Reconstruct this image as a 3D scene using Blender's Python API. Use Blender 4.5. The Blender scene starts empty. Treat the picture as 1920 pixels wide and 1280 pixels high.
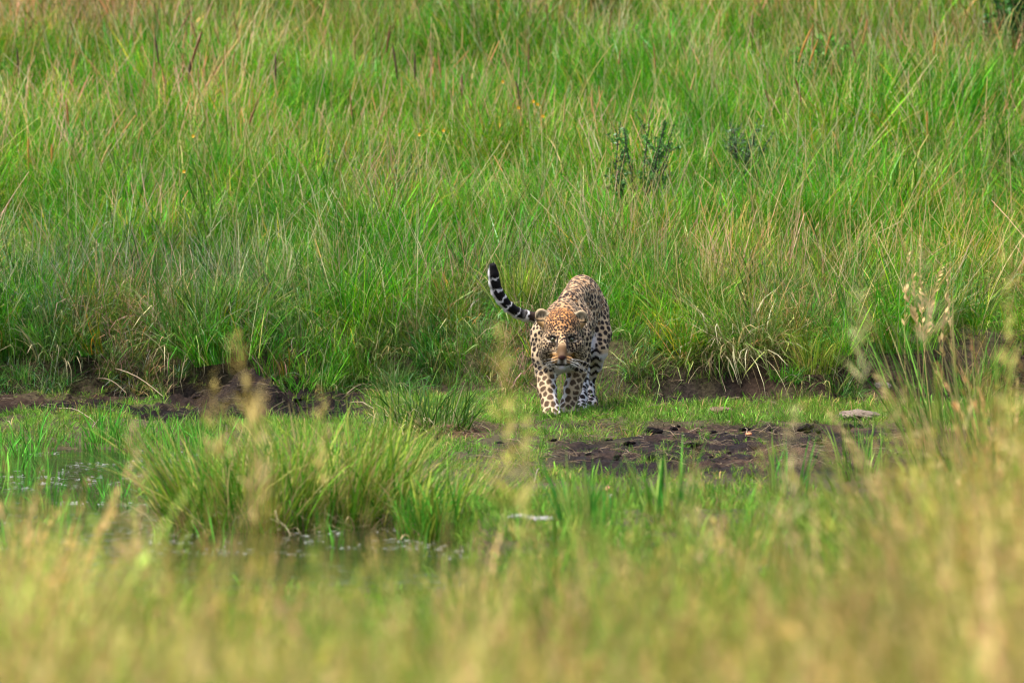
import bpy, math, random
import numpy as np
from mathutils import Vector, Matrix
from mathutils.kdtree import KDTree

# ------------------------------------------------------------------ camera, sky, sun, exposure
scene = bpy.context.scene
COL = scene.collection
R = math.radians
CAM_Z, PITCH, FPX = 2.6, R(3.0), 13593.0

cam_d = bpy.data.cameras.new('camera')
cam = bpy.data.objects.new('camera', cam_d); COL.objects.link(cam)
cam.location = (0, 0, CAM_Z); cam.rotation_euler = (R(90) - PITCH, 0, 0)
cam_d.sensor_width = 36.0; cam_d.lens = FPX * 36.0 / 1920.0
cam_d.clip_start = 0.5; cam_d.clip_end = 2000
cam_d.dof.use_dof = True; cam_d.dof.focus_distance = 39.9
cam_d.dof.aperture_fstop = cam_d.lens / 66.0
scene.camera = cam

SUN_EL, SUN_AZ = R(66), R(-118)          # azimuth measured clockwise from +Y: high, off to the left
world = bpy.data.worlds.new('World'); scene.world = world; world.use_nodes = True
wn = world.node_tree; bg = wn.nodes['Background']
sky = wn.nodes.new('ShaderNodeTexSky'); sky.sky_type = 'NISHITA'; sky.sun_disc = False
sky.sun_elevation = SUN_EL; sky.sun_rotation = SUN_AZ; sky.air_density = 1.0; sky.dust_density = 4.0
wn.links.new(sky.outputs[0], bg.inputs[0]); bg.inputs[1].default_value = 0.13
sun_d = bpy.data.lights.new('sun', 'SUN'); sun_d.energy = 3.0; sun_d.angle = R(7); sun_d.color = (1.0, 0.97, 0.93)
sun = bpy.data.objects.new('sun', sun_d); COL.objects.link(sun)
sdir = Vector((math.sin(SUN_AZ) * math.cos(SUN_EL), math.cos(SUN_AZ) * math.cos(SUN_EL), math.sin(SUN_EL)))
sun.rotation_euler = sdir.to_track_quat('Z', 'Y').to_euler(); sun.location = sdir * 60
scene.view_settings.view_transform = 'Standard'; scene.view_settings.look = 'None'
scene.view_settings.exposure = 1.45; scene.view_settings.gamma = 1.0
scene.render.engine = 'CYCLES'
cy = scene.cycles
cy.max_bounces = 4; cy.diffuse_bounces = 3; cy.glossy_bounces = 2; cy.transmission_bounces = 3; cy.transparent_max_bounces = 2
cy.use_adaptive_sampling = True; cy.adaptive_threshold = 0.02
cy.caustics_reflective = False; cy.caustics_refractive = False
cy.use_denoising = True; cy.filter_width = 1.15

rng = np.random.default_rng(11)
random.seed(11)

# ------------------------------------------------------------------ small helpers
def sstep(a, b, v):
    t = np.clip((np.asarray(v, float) - a) / (b - a), 0, 1)
    return t * t * (3 - 2 * t)

def _hash(ix, iy, seed):
    h = (ix.astype(np.int64) * 374761393 + iy.astype(np.int64) * 668265263 + seed * 974634777) & 0x7fffffff
    h = ((h ^ (h >> 13)) * 1274126177) & 0x7fffffff
    h = h ^ (h >> 16)
    return (h & 0xffff) / 65535.0

def noise(x, y, seed=0):
    x = np.asarray(x, float); y = np.asarray(y, float)
    ix = np.floor(x); iy = np.floor(y); fx = x - ix; fy = y - iy
    ux = fx * fx * (3 - 2 * fx); uy = fy * fy * (3 - 2 * fy)
    a = _hash(ix, iy, seed); b = _hash(ix + 1, iy, seed); c = _hash(ix, iy + 1, seed); d = _hash(ix + 1, iy + 1, seed)
    return (a * (1 - ux) + b * ux) * (1 - uy) + (c * (1 - ux) + d * ux) * uy

def fbm(x, y, seed=0, oct=3):
    s = 0; a = 1; t = 0
    for k in range(oct):
        s = s + a * noise(np.asarray(x) * 2 ** k, np.asarray(y) * 2 ** k, seed + 17 * k); t += a; a *= 0.5
    return s / t

def px_of(x, y):
    return 960 + FPX * np.asarray(x) / np.asarray(y)

def py_of(y, z):
    return 640 + FPX * np.tan(np.arctan2(CAM_Z - z, y) - PITCH)

def z_at(py, y):
    return CAM_Z - y * np.tan(PITCH + np.arctan((py - 640) / FPX))

def x_at(px, y):
    return (px - 960) / FPX * y

def mesh_from(name, V, F, mat=None, cols=None, smooth=False):
    me = bpy.data.meshes.new(name)
    V = np.asarray(V, np.float32)
    if isinstance(F, np.ndarray):
        n, k = F.shape
        me.vertices.add(len(V)); me.vertices.foreach_set('co', V.ravel())
        me.loops.add(n * k); me.loops.foreach_set('vertex_index', F.astype(np.int32).ravel())
        me.polygons.add(n); me.polygons.foreach_set('loop_start', np.arange(0, n * k, k, dtype=np.int32))
        me.update(calc_edges=True)
    else:
        me.from_pydata([tuple(v) for v in V], [], F); me.update()
    if cols is not None:
        a = me.color_attributes.new('col', 'FLOAT_COLOR', 'POINT')
        c = np.ones((len(V), 4), np.float32); c[:, :3] = cols
        a.data.foreach_set('color', c.ravel())
    if smooth:
        me.polygons.foreach_set('use_smooth', np.ones(len(me.polygons), bool))
    if mat: me.materials.append(mat)
    return me

def link(name, me, parent=None, loc=(0, 0, 0)):
    o = bpy.data.objects.new(name, me); COL.objects.link(o); o.location = loc
    if parent: o.parent = parent
    return o

def tag(o, label=None, cat=None, group=None, kind=None):
    if label: o['label'] = label
    if cat: o['category'] = cat
    if group: o['group'] = group
    if kind: o['kind'] = kind
    return o

def empty(name, loc, label, cat, group=None, rz=0):
    o = bpy.data.objects.new(name, None); COL.objects.link(o); o.location = loc; o.rotation_euler = (0, 0, rz)
    o.empty_display_size = 0.1
    return tag(o, label, cat, group)

# ------------------------------------------------------------------ materials
def new_mat(name):
    m = bpy.data.materials.new(name); m.use_nodes = True
    nt = m.node_tree; nt.nodes.clear()
    out = nt.nodes.new('ShaderNodeOutputMaterial')
    return m, nt, out

def grass_mat(name, instanced, transl=0.32, rough=0.55, spec=0.10, color=None):
    m, nt, out = new_mat(name); N = nt.nodes.new; L = nt.links.new
    if color is None:
        a = N('ShaderNodeAttribute'); a.attribute_name = 'col'; src = a.outputs['Color']
    else:
        r = N('ShaderNodeRGB'); r.outputs[0].default_value = (*color, 1); src = r.outputs[0]
    if instanced:
        b = N('ShaderNodeAttribute'); b.attribute_type = 'INSTANCER'; b.attribute_name = 'tint'
        mx = N('ShaderNodeMix'); mx.data_type = 'RGBA'; mx.blend_type = 'MULTIPLY'; mx.inputs[0].default_value = 1
        L(src, mx.inputs[6]); L(b.outputs['Color'], mx.inputs[7]); src = mx.outputs[2]
    p = N('ShaderNodeBsdfPrincipled'); p.inputs['Roughness'].default_value = rough
    p.inputs['Specular IOR Level'].default_value = spec
    t = N('ShaderNodeBsdfTranslucent'); s = N('ShaderNodeMixShader'); s.inputs[0].default_value = transl
    L(src, p.inputs['Base Color']); L(src, t.inputs['Color'])
    L(p.outputs[0], s.inputs[1]); L(t.outputs[0], s.inputs[2]); L(s.outputs[0], out.inputs[0])
    return m

def attr_mat(name, rough=0.7, spec=0.3, bump=0.0, bscale=60, var=0.0):
    m, nt, out = new_mat(name); N = nt.nodes.new; L = nt.links.new
    a = N('ShaderNodeAttribute'); a.attribute_name = 'col'; src = a.outputs['Color']
    p = N('ShaderNodeBsdfPrincipled'); p.inputs['Roughness'].default_value = rough; p.inputs['Specular IOR Level'].default_value = spec
    if var or bump:
        tc = N('ShaderNodeTexCoord'); n = N('ShaderNodeTexNoise'); n.inputs['Scale'].default_value = bscale; n.inputs['Detail'].default_value = 4
        L(tc.outputs['Object'], n.inputs['Vector'])
    if var:
        rm = N('ShaderNodeMapRange'); rm.inputs[3].default_value = 1 - var; rm.inputs[4].default_value = 1 + var
        L(n.outputs[0], rm.inputs[0])
        mx = N('ShaderNodeMix'); mx.data_type = 'RGBA'; mx.blend_type = 'MULTIPLY'; mx.inputs[0].default_value = 1
        L(src, mx.inputs[6]); L(rm.outputs[0], mx.inputs[7]); src = mx.outputs[2]
    if bump:
        b = N('ShaderNodeBump'); b.inputs['Strength'].default_value = bump; b.inputs['Distance'].default_value = 0.02
        L(n.outputs[0], b.inputs['Height']); L(b.outputs[0], p.inputs['Normal'])
    L(src, p.inputs['Base Color']); L(p.outputs[0], out.inputs[0])
    return m

M_GRASS = grass_mat('grass_instanced', True)
M_BLADE = grass_mat('grass_blade', False)
M_STRAW = grass_mat('straw', False, transl=0.25, rough=0.55, spec=0.3)
M_STRAW_I = grass_mat('straw_instanced', True, transl=0.3, rough=0.6, spec=0.2)
M_FUR = attr_mat('leopard_fur', rough=0.72, spec=0.12)
M_STONE = attr_mat('stone', rough=0.8, spec=0.3, bump=0.6, bscale=40, var=0.25)
M_CLOD = attr_mat('mud_clod', rough=0.75, spec=0.1, bump=1.0, bscale=70, var=0.4)
M_LEAF = grass_mat('leaf', False, transl=0.3, rough=0.45, spec=0.4)
M_TWIG = attr_mat('twig', rough=0.8, spec=0.2)

# ------------------------------------------------------------------ terrain
def bank_foot(x):
    x = np.asarray(x, float)
    return 42.25 - 0.85 * sstep(-0.5, 1.1, x) + 0.5 * sstep(1.6, 3.0, x) + 0.55 * (fbm(x * 0.9 + 3.1, x * 0 + 0.4, 5) - 0.5) + 0.2 * (noise(x * 3.3, x * 0 + 2.2, 9) - 0.5)

def pool_edge(x):           # y below which the ground drops into the water
    x = np.asarray(x, float)
    return 38.9 - 1.9 * sstep(-1.9, -0.9, x) - 2.2 * sstep(-0.9, -0.3, x) - 6.0 * sstep(-0.35, 0.1, x) + 0.5 * (fbm(x * 1.2, x * 0 + 7.7, 21) - 0.5)

def mud_mask(x, y):
    """1 on churned bare mud"""
    x = np.asarray(x, float); y = np.asarray(y, float)
    n = fbm(x * 2.2, y * 1.5, 31, 4)
    right = sstep(0.08, 0.35, x) * (1 - sstep(2.4, 2.8, x)) * sstep(34.9, 35.9, y) * (1 - sstep(39.25, 39.5, y + 0.25 * (n - 0.5)))
    right = right * sstep(0.22, 0.40, n + 0.16 * sstep(0.5, 1.1, x))
    bf = bank_foot(x)
    left = (1 - sstep(-0.95, -0.7, x)) * sstep(39.5, 40.0, y) * (1 - sstep(0.1, 0.4, y - bf)) * sstep(0.33, 0.50, n + 0.25 * np.exp(-((x + 1.55) / 0.35) ** 2))
    foot = sstep(-0.55, -0.25, y - bf) * (1 - sstep(0.2, 0.5, y - bf)) * sstep(0.40, 0.55, fbm(x * 1.6, y, 77))
    foot = foot * np.maximum(sstep(0.5, 0.9, x), 0.6)
    foot = np.maximum(foot, sstep(-0.5, -0.2, y - bf) * (1 - sstep(0.25, 0.6, y - bf)) * sstep(0.6, 0.9, x) * sstep(0.34, 0.48, fbm(x * 2.0, y, 78)))
    mid = 0.62 * sstep(-0.4, -0.1, x) * (1 - sstep(0.4, 0.8, x)) * sstep(35.5, 36.3, y) * (1 - sstep(39.0, 39.3, y)) * sstep(0.40, 0.56, fbm(x * 3.1 + 2, y * 2.1, 79))
    right = np.maximum(right, mid)
    tan = np.exp(-((x + 0.33) / 0.24) ** 2 - ((y - 38.6) / 0.75) ** 2) * (0.6 + 0.8 * n)
    return np.clip(np.maximum.reduce([right, left, foot * 0.95, sstep(0.35, 0.7, tan)]), 0, 1)

def hgt(x, y):
    x = np.asarray(x, float); y = np.asarray(y, float)
    bf = bank_foot(x); d = y - bf
    flat = 0.085 + 0.02 * (fbm(x * 1.5, y * 1.5, 3) - 0.5)
    pe = pool_edge(x)
    flat = flat - (flat + 0.10) * sstep(0.9, -1.6, y - pe)
    hill = 0.30 * sstep(0.0, 0.55, d) + np.maximum(d - 0.2, 0) * 0.143 - 0.10 * np.maximum(d - 36, 0) + 0.16 * (fbm(x * 0.55, y * 0.45, 41) - 0.5) * sstep(0.3, 3, d)
    hill = hill + 0.10 * (fbm(x * 1.7, y * 1.7, 51) - 0.5) * sstep(0.1, 0.8, d)
    near = 0.55 * sstep(31.2, 15.0, y) + 0.12 * (fbm(x * 0.8, y * 0.6, 61) - 0.5) * sstep(31, 26, y)
    z = flat + hill + (near + 0.10) * sstep(31.6, 30.0, y - 1.9 * sstep(-1.7, -1.2, x)) * 0.9
    # churned lumps in the mud
    m = mud_mask(x, y) * (1 + 0.9 * (x < -0.7)) * sstep(34, 35.5, y) * (1 - sstep(44, 45, y))
    lump = np.abs(fbm(x * 14, y * 12, 71, 3) - 0.5) * 0.11 - 0.03 + 0.05 * (fbm(x * 4, y * 3.5, 72, 2) - 0.5)
    z = z + m * lump
    # black muck heap by the left bank, tan matted mound mid
    z = z + 0.17 * np.exp(-((x + 1.52) / 0.26) ** 2 - ((y - 41.2) / 0.5) ** 2) * (0.6 + 0.8 * fbm(x * 8, y * 6, 73))
    z = z + 0.05 * np.exp(-((x + 0.32) / 0.24) ** 2 - ((y - 39.0) / 0.5) ** 2)
    # rise the big water tussock grows on
    z = z + 0.06 * np.exp(-((x + 0.95) / 0.5) ** 2 - ((y - 33.3) / 0.8) ** 2)
    return z

def axis(parts, grow_lo, grow_hi):
    v = np.concatenate([np.arange(a, b, s) for a, b, s in parts])
    lo = []; s = parts[0][2]; p = v[0]
    while p > grow_lo: s *= 1.35; p -= s; lo.append(p)
    hi = []; s = parts[-1][2]; p = v[-1]
    while p < grow_hi: s *= 1.35; p += s; hi.append(p)
    return np.array(lo[::-1] + list(v) + hi)

gx = axis([(-6, -3.4, 0.12), (-3.4, 3.4, 0.033), (3.4, 6, 0.12)], -160, 160)
gy = axis([(6, 35, 0.2), (35, 43.4, 0.036), (43.4, 62, 0.16)], -60, 300)
X, Y = np.meshgrid(gx, gy)
Z = hgt(X, Y)
nx, ny = len(gx), len(gy)
idx = np.arange(nx * ny).reshape(ny, nx)
F = np.stack([idx[:-1, :-1], idx[:-1, 1:], idx[1:, 1:], idx[1:, :-1]], -1).reshape(-1, 4)
V = np.stack([X, Y, Z], -1).reshape(-1, 3)
mm = mud_mask(X, Y).ravel()[:, None]
n1 = fbm(X * 5, Y * 4, 81).ravel()[:, None]; n2 = fbm(X * 2.1 + 5, Y * 1.6, 82).ravel()[:, None]
tanm = np.exp(-((X + 0.35) / 0.33) ** 2 - ((Y - 38.75) / 0.55) ** 2).ravel()[:, None]
soil = np.array([0.050, 0.042, 0.020]) * (0.7 + 0.6 * n1)
dark = np.array([0.012, 0.0085, 0.0075]); brown = np.array([0.052, 0.031, 0.020])
mud = dark + (brown - dark) * np.clip((n2 - 0.45) * 3.0 + (n1 - 0.5) * 0.8, 0, 1)
leftdark = sstep(-0.7, -1.0, X).ravel()[:, None]
mud = mud * (1 - 0.55 * leftdark)
mud = mud * (1 - np.clip(tanm, 0, 1)) + np.array([0.10, 0.055, 0.032]) * np.clip(tanm, 0, 1)
ground_cols = soil * (1 - mm) + mud * mm
m, nt, out = new_mat('ground'); N = nt.nodes.new; L = nt.links.new
a = N('ShaderNodeAttribute'); a.attribute_name = 'col'
tc = N('ShaderNodeTexCoord'); nz = N('ShaderNodeTexNoise'); nz.inputs['Scale'].default_value = 38; nz.inputs['Detail'].default_value = 6
L(tc.outputs['Object'], nz.inputs['Vector'])
mr = N('ShaderNodeMapRange'); mr.inputs[1].default_value = 0.3; mr.inputs[2].default_value = 0.7; mr.inputs[3].default_value = 0.5; mr.inputs[4].default_value = 1.6
L(nz.outputs[0], mr.inputs[0])
mx = N('ShaderNodeMix'); mx.data_type = 'RGBA'; mx.blend_type = 'MULTIPLY'; mx.inputs[0].default_value = 1
L(a.outputs['Color'], mx.inputs[6]); L(mr.outputs[0], mx.inputs[7])
p = N('ShaderNodeBsdfPrincipled'); p.inputs['Roughness'].default_value = 0.8; p.inputs['Specular IOR Level'].default_value = 0.06
bp = N('ShaderNodeBump'); bp.inputs['Strength'].default_value = 0.8; bp.inputs['Distance'].default_value = 0.03
L(nz.outputs[0], bp.inputs['Height']); L(bp.outputs[0], p.inputs['Normal'])
L(mx.outputs[2], p.inputs['Base Color']); L(p.outputs[0], out.inputs[0])
ground = tag(link('ground', mesh_from('ground', V, F, m, ground_cols, True)), 'grassy bank and churned mud beside the pool', None, None, 'structure')

# water
m, nt, out = new_mat('pool_water'); N = nt.nodes.new; L = nt.links.new
p = N('ShaderNodeBsdfPrincipled'); p.inputs['Base Color'].default_value = (0.016, 0.016, 0.008, 1)
p.inputs['Roughness'].default_value = 0.06; p.inputs['IOR'].default_value = 1.33
tc = N('ShaderNodeTexCoord'); mp = N('ShaderNodeMapping'); mp.inputs['Scale'].default_value = (9, 5, 1)
n1_ = N('ShaderNodeTexNoise'); n1_.inputs['Scale'].default_value = 1.6; n1_.inputs['Detail'].default_value = 5; n1_.inputs['Roughness'].default_value = 0.62
bp = N('ShaderNodeBump'); bp.inputs['Strength'].default_value = 0.12; bp.inputs['Distance'].default_value = 0.02
L(tc.outputs['Object'], mp.inputs[0]); L(mp.outputs[0], n1_.inputs['Vector']); n2_ = N('ShaderNodeTexNoise'); n2_.inputs['Scale'].default_value = 0.9; n2_.inputs['Detail'].default_value = 3; L(mp.outputs[0], n2_.inputs['Vector'])
r1 = N('ShaderNodeMapRange'); r1.inputs[1].default_value = 0.46; r1.inputs[2].default_value = 0.60; r1.inputs[3].default_value = 0.05; r1.inputs[4].default_value = 1.0; L(n2_.outputs[0], r1.inputs[0])
mu = N('ShaderNodeMath'); mu.operation = 'MULTIPLY'; L(n1_.outputs[0], mu.inputs[0]); L(r1.outputs[0], mu.inputs[1])
L(mu.outputs[0], bp.inputs['Height']); L(bp.outputs[0], p.inputs['Normal'])
L(p.outputs[0], out.inputs[0])
wx = np.linspace(-14, 14, 29); wy = np.linspace(29, 40.5, 14)
WX, WY = np.meshgrid(wx, wy); wi = np.arange(WX.size).reshape(WX.shape)
tag(link('pool_water', mesh_from('pool_water', np.stack([WX, WY, WX * 0], -1).reshape(-1, 3),
    np.stack([wi[:-1, :-1], wi[:-1, 1:], wi[1:, 1:], wi[1:, :-1]], -1).reshape(-1, 4), m, None, True)),
    'shallow dark pool of water with grass shoots', None, None, 'structure')

# ------------------------------------------------------------------ grass blades
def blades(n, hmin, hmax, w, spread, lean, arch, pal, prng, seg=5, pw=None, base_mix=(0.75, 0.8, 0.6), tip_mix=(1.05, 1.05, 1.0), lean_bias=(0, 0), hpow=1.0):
    """n curved ribbon blades round the origin -> V, F(list of quads/tris as tri array), colours"""
    pal = np.asarray(pal, float)
    ph = prng.uniform(0, 2 * np.pi, n); r = spread * np.sqrt(prng.uniform(0, 1, n))
    bx, by = r * np.cos(ph), r * np.sin(ph)
    az = ph + prng.normal(0, 0.9, n)
    h = hmin + (hmax - hmin) * prng.uniform(0, 1, n) ** hpow
    l0 = np.abs(prng.normal(0, lean, n)); cur = np.abs(prng.normal(arch, arch * 0.6, n))
    t = np.linspace(0, 1, seg)[None, :]
    ang = l0[:, None] + cur[:, None] * t ** 1.3
    ds = (h / (seg - 1))[:, None]
    sx = np.cumsum(np.sin(ang) * ds, 1) - np.sin(ang[:, :1]) * ds; sz = np.cumsum(np.cos(ang) * ds, 1) - np.cos(ang[:, :1]) * ds
    cxs = bx[:, None] + sx * np.cos(az)[:, None] + lean_bias[0] * sz; cys = by[:, None] + sx * np.sin(az)[:, None] + lean_bias[1] * sz
    C = np.stack([cxs, cys, sz], -1)
    wa = az + np.pi / 2 + prng.normal(0, 0.8, n)
    wid = w * np.clip(prng.lognormal(-0.1, 0.42, n), 0.45, 2.6)
    prof = np.array([0.75, 1.0, 0.9, 0.62, 0.04]) if seg == 5 else np.interp(np.linspace(0, 1, seg), [0, .3, .6, .85, 1], [0.75, 1, .85, .5, .04])
    off = np.stack([np.cos(wa), np.sin(wa), np.zeros(n)], -1)[:, None, :] * (wid[:, None] * prof[None, :] * 0.5)[..., None]
    Vv = np.stack([C - off, C + off], 2).reshape(-1, 3)          # n, seg, 2
    base = (np.arange(n) * seg * 2)[:, None]
    k = np.arange(seg - 1)[None, :] * 2
    q = np.stack([base + k, base + k + 1, base + k + 3, base + k + 2], -1).reshape(-1, 4)
    ci = prng.choice(len(pal), n, p=pw)
    c = pal[ci] * np.clip(prng.lognormal(0.0, 0.30, (n, 1)), 0.45, 2.0)
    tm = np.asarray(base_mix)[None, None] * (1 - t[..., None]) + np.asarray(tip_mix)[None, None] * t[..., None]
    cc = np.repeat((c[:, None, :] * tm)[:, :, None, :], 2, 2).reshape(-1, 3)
    return Vv, q, cc

def plume(prng, path, n, length, size, col, droop=0.5, wid=0.13):
    """feathery seed head: little slivers off the last part of a stem path (list of points, base to tip)"""
    path = np.asarray(path); Vs = []; Fs = []; Cs = []
    L_ = len(path)
    for i in range(n):
        t = 1 - length * prng.uniform(0, 1)
        f = t * (L_ - 1); a = int(min(f, L_ - 2)); pnt = path[a] + (path[a + 1] - path[a]) * (f - a)
        d = path[a + 1] - path[a]; d = d / (np.linalg.norm(d) + 1e-9)
        s = prng.normal(0, 1, 3); s -= d * s.dot(d); s /= np.linalg.norm(s) + 1e-9
        ln = size * prng.uniform(0.5, 1.3) * (1.25 - 0.8 * (t - (1 - length)) / length)
        e = pnt + (d * 0.8 + s * droop + np.array([0, 0, -0.15])) * ln
        w = np.cross(d, s) * ln * wid
        b = len(Vs); Vs += [pnt, (pnt + e) / 2 + w, e, (pnt + e) / 2 - w]; Fs.append([b, b + 1, b + 2, b + 3])
        c = np.asarray(col) * prng.uniform(0.7, 1.3); Cs += [c] * 4
    return np.array(Vs), np.array(Fs), np.array(Cs)

def tube(path, r0, r1, sides=4):
    path = np.asarray(path, float); n = len(path)
    tng = np.gradient(path, axis=0); tng /= np.linalg.norm(tng, axis=1)[:, None] + 1e-9
    ref = np.array([0.31, 0.95, 0.1]); u = np.cross(tng, ref); u /= np.linalg.norm(u, axis=1)[:, None] + 1e-9; v = np.cross(tng, u)
    rr = np.linspace(r0, r1, n) if np.isscalar(r1) else np.asarray(r1)
    a = np.arange(sides) / sides * 2 * np.pi
    Vv = path[:, None, :] + rr[:, None, None] * (np.cos(a)[None, :, None] * u[:, None, :] + np.sin(a)[None, :, None] * v[:, None, :])
    i = np.arange(n - 1)[:, None] * sides; k = np.arange(sides)[None, :]; k2 = (k + 1) % sides
    q = np.stack([i + k, i + k2, i + sides + k2, i + sides + k], -1).reshape(-1, 4)
    return Vv.reshape(-1, 3), q

def cat(parts):
    Vs, Fs, Cs = [], [], []; b = 0
    for v, f, c in parts:
        Vs.append(v); Fs.append(np.asarray(f) + b); Cs.append(np.broadcast_to(c, v.shape)); b += len(v)
    return np.concatenate(Vs), np.concatenate(Fs), np.concatenate(Cs)

def templates(name, makers, mat):
    c = bpy.data.collections.new(name)
    for i, (v, f, col) in enumerate(makers):
        o = bpy.data.objects.new(f'{name}_{i:02d}', mesh_from(name, v, f, mat, col)); c.objects.link(o)
    return c, len(makers)

def scatter(name, label, coll, ntemp, P, scl, tint, tilt=0.12, prng=rng):
    n = len(P)
    me = bpy.data.meshes.new(name); me.vertices.add(n); me.vertices.foreach_set('co', np.asarray(P, np.float32).ravel())
    rot = np.stack([prng.normal(0, tilt, n), prng.normal(0, tilt, n), prng.uniform(0, 2 * np.pi, n)], -1).astype(np.float32)
    a = me.attributes.new('rot', 'FLOAT_VECTOR', 'POINT'); a.data.foreach_set('vector', rot.ravel())
    s = np.asarray(scl, np.float32)
    if s.ndim == 1: s = np.repeat(s[:, None], 3, 1)
    a = me.attributes.new('scl', 'FLOAT_VECTOR', 'POINT'); a.data.foreach_set('vector', s.ravel())
    a = me.attributes.new('idx', 'INT', 'POINT'); a.data.foreach_set('value', prng.integers(0, ntemp, n).astype(np.int32))
    tc_ = np.ones((n, 4), np.float32); tc_[:, :3] = tint
    a = me.attributes.new('tint', 'FLOAT_COLOR', 'POINT'); a.data.foreach_set('color', tc_.ravel())
    o = link(name, me); tag(o, label, None, None, 'stuff')
    ng = bpy.data.node_groups.new(name + '_scatter', 'GeometryNodeTree')
    ng.interface.new_socket('Geometry', in_out='INPUT', socket_type='NodeSocketGeometry')
    ng.interface.new_socket('Geometry', in_out='OUTPUT', socket_type='NodeSocketGeometry')
    N = ng.nodes.new; L = ng.links.new
    gi = N('NodeGroupInput'); go = N('NodeGroupOutput'); ip = N('GeometryNodeInstanceOnPoints')
    ci = N('GeometryNodeCollectionInfo'); ci.inputs['Collection'].default_value = coll
    ci.inputs['Separate Children'].default_value = True; ci.inputs['Reset Children'].default_value = True
    def na(nm, ty):
        q = N('GeometryNodeInputNamedAttribute'); q.data_type = ty; q.inputs['Name'].default_value = nm; return q.outputs[0]
    L(gi.outputs[0], ip.inputs['Points']); L(ci.outputs[0], ip.inputs['Instance'])
    ip.inputs['Pick Instance'].default_value = True
    L(na('idx', 'INT'), ip.inputs['Instance Index']); L(na('rot', 'FLOAT_VECTOR'), ip.inputs['Rotation']); L(na('scl', 'FLOAT_VECTOR'), ip.inputs['Scale'])
    L(ip.outputs[0], go.inputs[0])
    o.modifiers.new('scatter', 'NODES').node_group = ng
    return o

def field(n, y0, y1, margin, dens=None):
    """random points in the view's widening strip between two distances"""
    y = rng.uniform(y0, y1, n * 2); half = y * 0.0706 + margin
    x = rng.uniform(-1, 1, n * 2) * half.max(); ok = np.abs(x) < half
    x, y = x[ok][:n], y[ok][:n]
    if dens is not None:
        ok = rng.uniform(0, 1, len(x)) < dens(x, y); x, y = x[ok], y[ok]
    return x, y

LOW = globals().get('DEV_LOW', False)
GREEN = [(0.062, 0.24, 0.010), (0.092, 0.28, 0.010), (0.036, 0.17, 0.012), (0.16, 0.30, 0.012), (0.26, 0.31, 0.03), (0.34, 0.27, 0.07), (0.48, 0.42, 0.20)]
GW = [0.27, 0.25, 0.19, 0.14, 0.08, 0.03, 0.04]

# ------------------------------------------------------------------ the leopard: one continuous body grown from a distance field
LX, LY = x_at(1036, 40.0), 40.0
LZ = float(hgt(LX, LY))
def lp(px, py, dy):
    y = LY + dy
    return np.array([x_at(px, y) - LX, dy, z_at(py, y) - LZ])

def gz(p):                                   # ground height under a local point
    return float(hgt(p[0] + LX, p[1] + LY)) - LZ

VOX = 0.0045 if not LOW else 0.007
lo = np.array([-0.43, -0.36, -0.05]); hi = np.array([0.40, 1.42, 0.86])
gxs = [np.arange(lo[k], hi[k], VOX, dtype=np.float32) for k in range(3)]
SH = tuple(len(g) for g in gxs)

class Field:
    def __init__(self): self.d = np.full(SH, 1.0, np.float32)
    def _box(self, a, b, pad):
        s = []
        for k in range(3):
            i0 = max(int((a[k] - pad - lo[k]) / VOX), 0); i1 = min(int((b[k] + pad - lo[k]) / VOX) + 2, SH[k])
            s.append(slice(i0, max(i1, i0 + 1)))
        g = np.meshgrid(*[gxs[k][s[k]] for k in range(3)], indexing='ij', sparse=True)
        return tuple(s), g
    def _mix(self, s, d, k, sub=False):
        o = self.d[s]
        if sub:
            h = np.clip(0.5 - 0.5 * (o + d) / k, 0, 1); self.d[s] = o * (1 - h) - d * h + k * h * (1 - h)
        else:
            h = np.clip(0.5 + 0.5 * (o - d) / k, 0, 1); self.d[s] = o * (1 - h) + d * h - k * h * (1 - h)
    def cap(self, a, b, ra, rb, k=0.03, sq=(1, 1, 1)):
        a = np.asarray(a, np.float32); b = np.asarray(b, np.float32); m = max(ra, rb) * max(1, 1 / min(sq))
        s, g = self._box(np.minimum(a, b) - m, np.maximum(a, b) + m, k + 0.03)
        ba = b - a; l2 = float(ba.dot(ba)) + 1e-9
        t = np.clip(sum((g[i] - a[i]) * ba[i] for i in range(3)) / l2, 0, 1)
        d = np.sqrt(sum(((g[i] - a[i] - ba[i] * t) * sq[i]) ** 2 for i in range(3))) - (ra + (rb - ra) * t)
        self._mix(s, d.astype(np.float32), k)
    def ell(self, c, r, k=0.03, sub=False, rot=None):
        c = np.asarray(c, np.float32); r = np.asarray(r, np.float32); m = float(max(r))
        s, g = self._box(c - m, c + m, k + 0.03)
        q = [g[i] - c[i] for i in range(3)]
        if rot is not None:
            R3 = np.array(rot.transposed()); q = [sum(R3[i, j] * q[j] for j in range(3)) for i in range(3)]
        k0 = np.sqrt(sum((q[i] / r[i]) ** 2 for i in range(3))); k1 = np.sqrt(sum((q[i] / r[i] ** 2) ** 2 for i in range(3))) + 1e-6
        self._mix(s, (k0 * (k0 - 1) / k1).astype(np.float32), k, sub)

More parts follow.
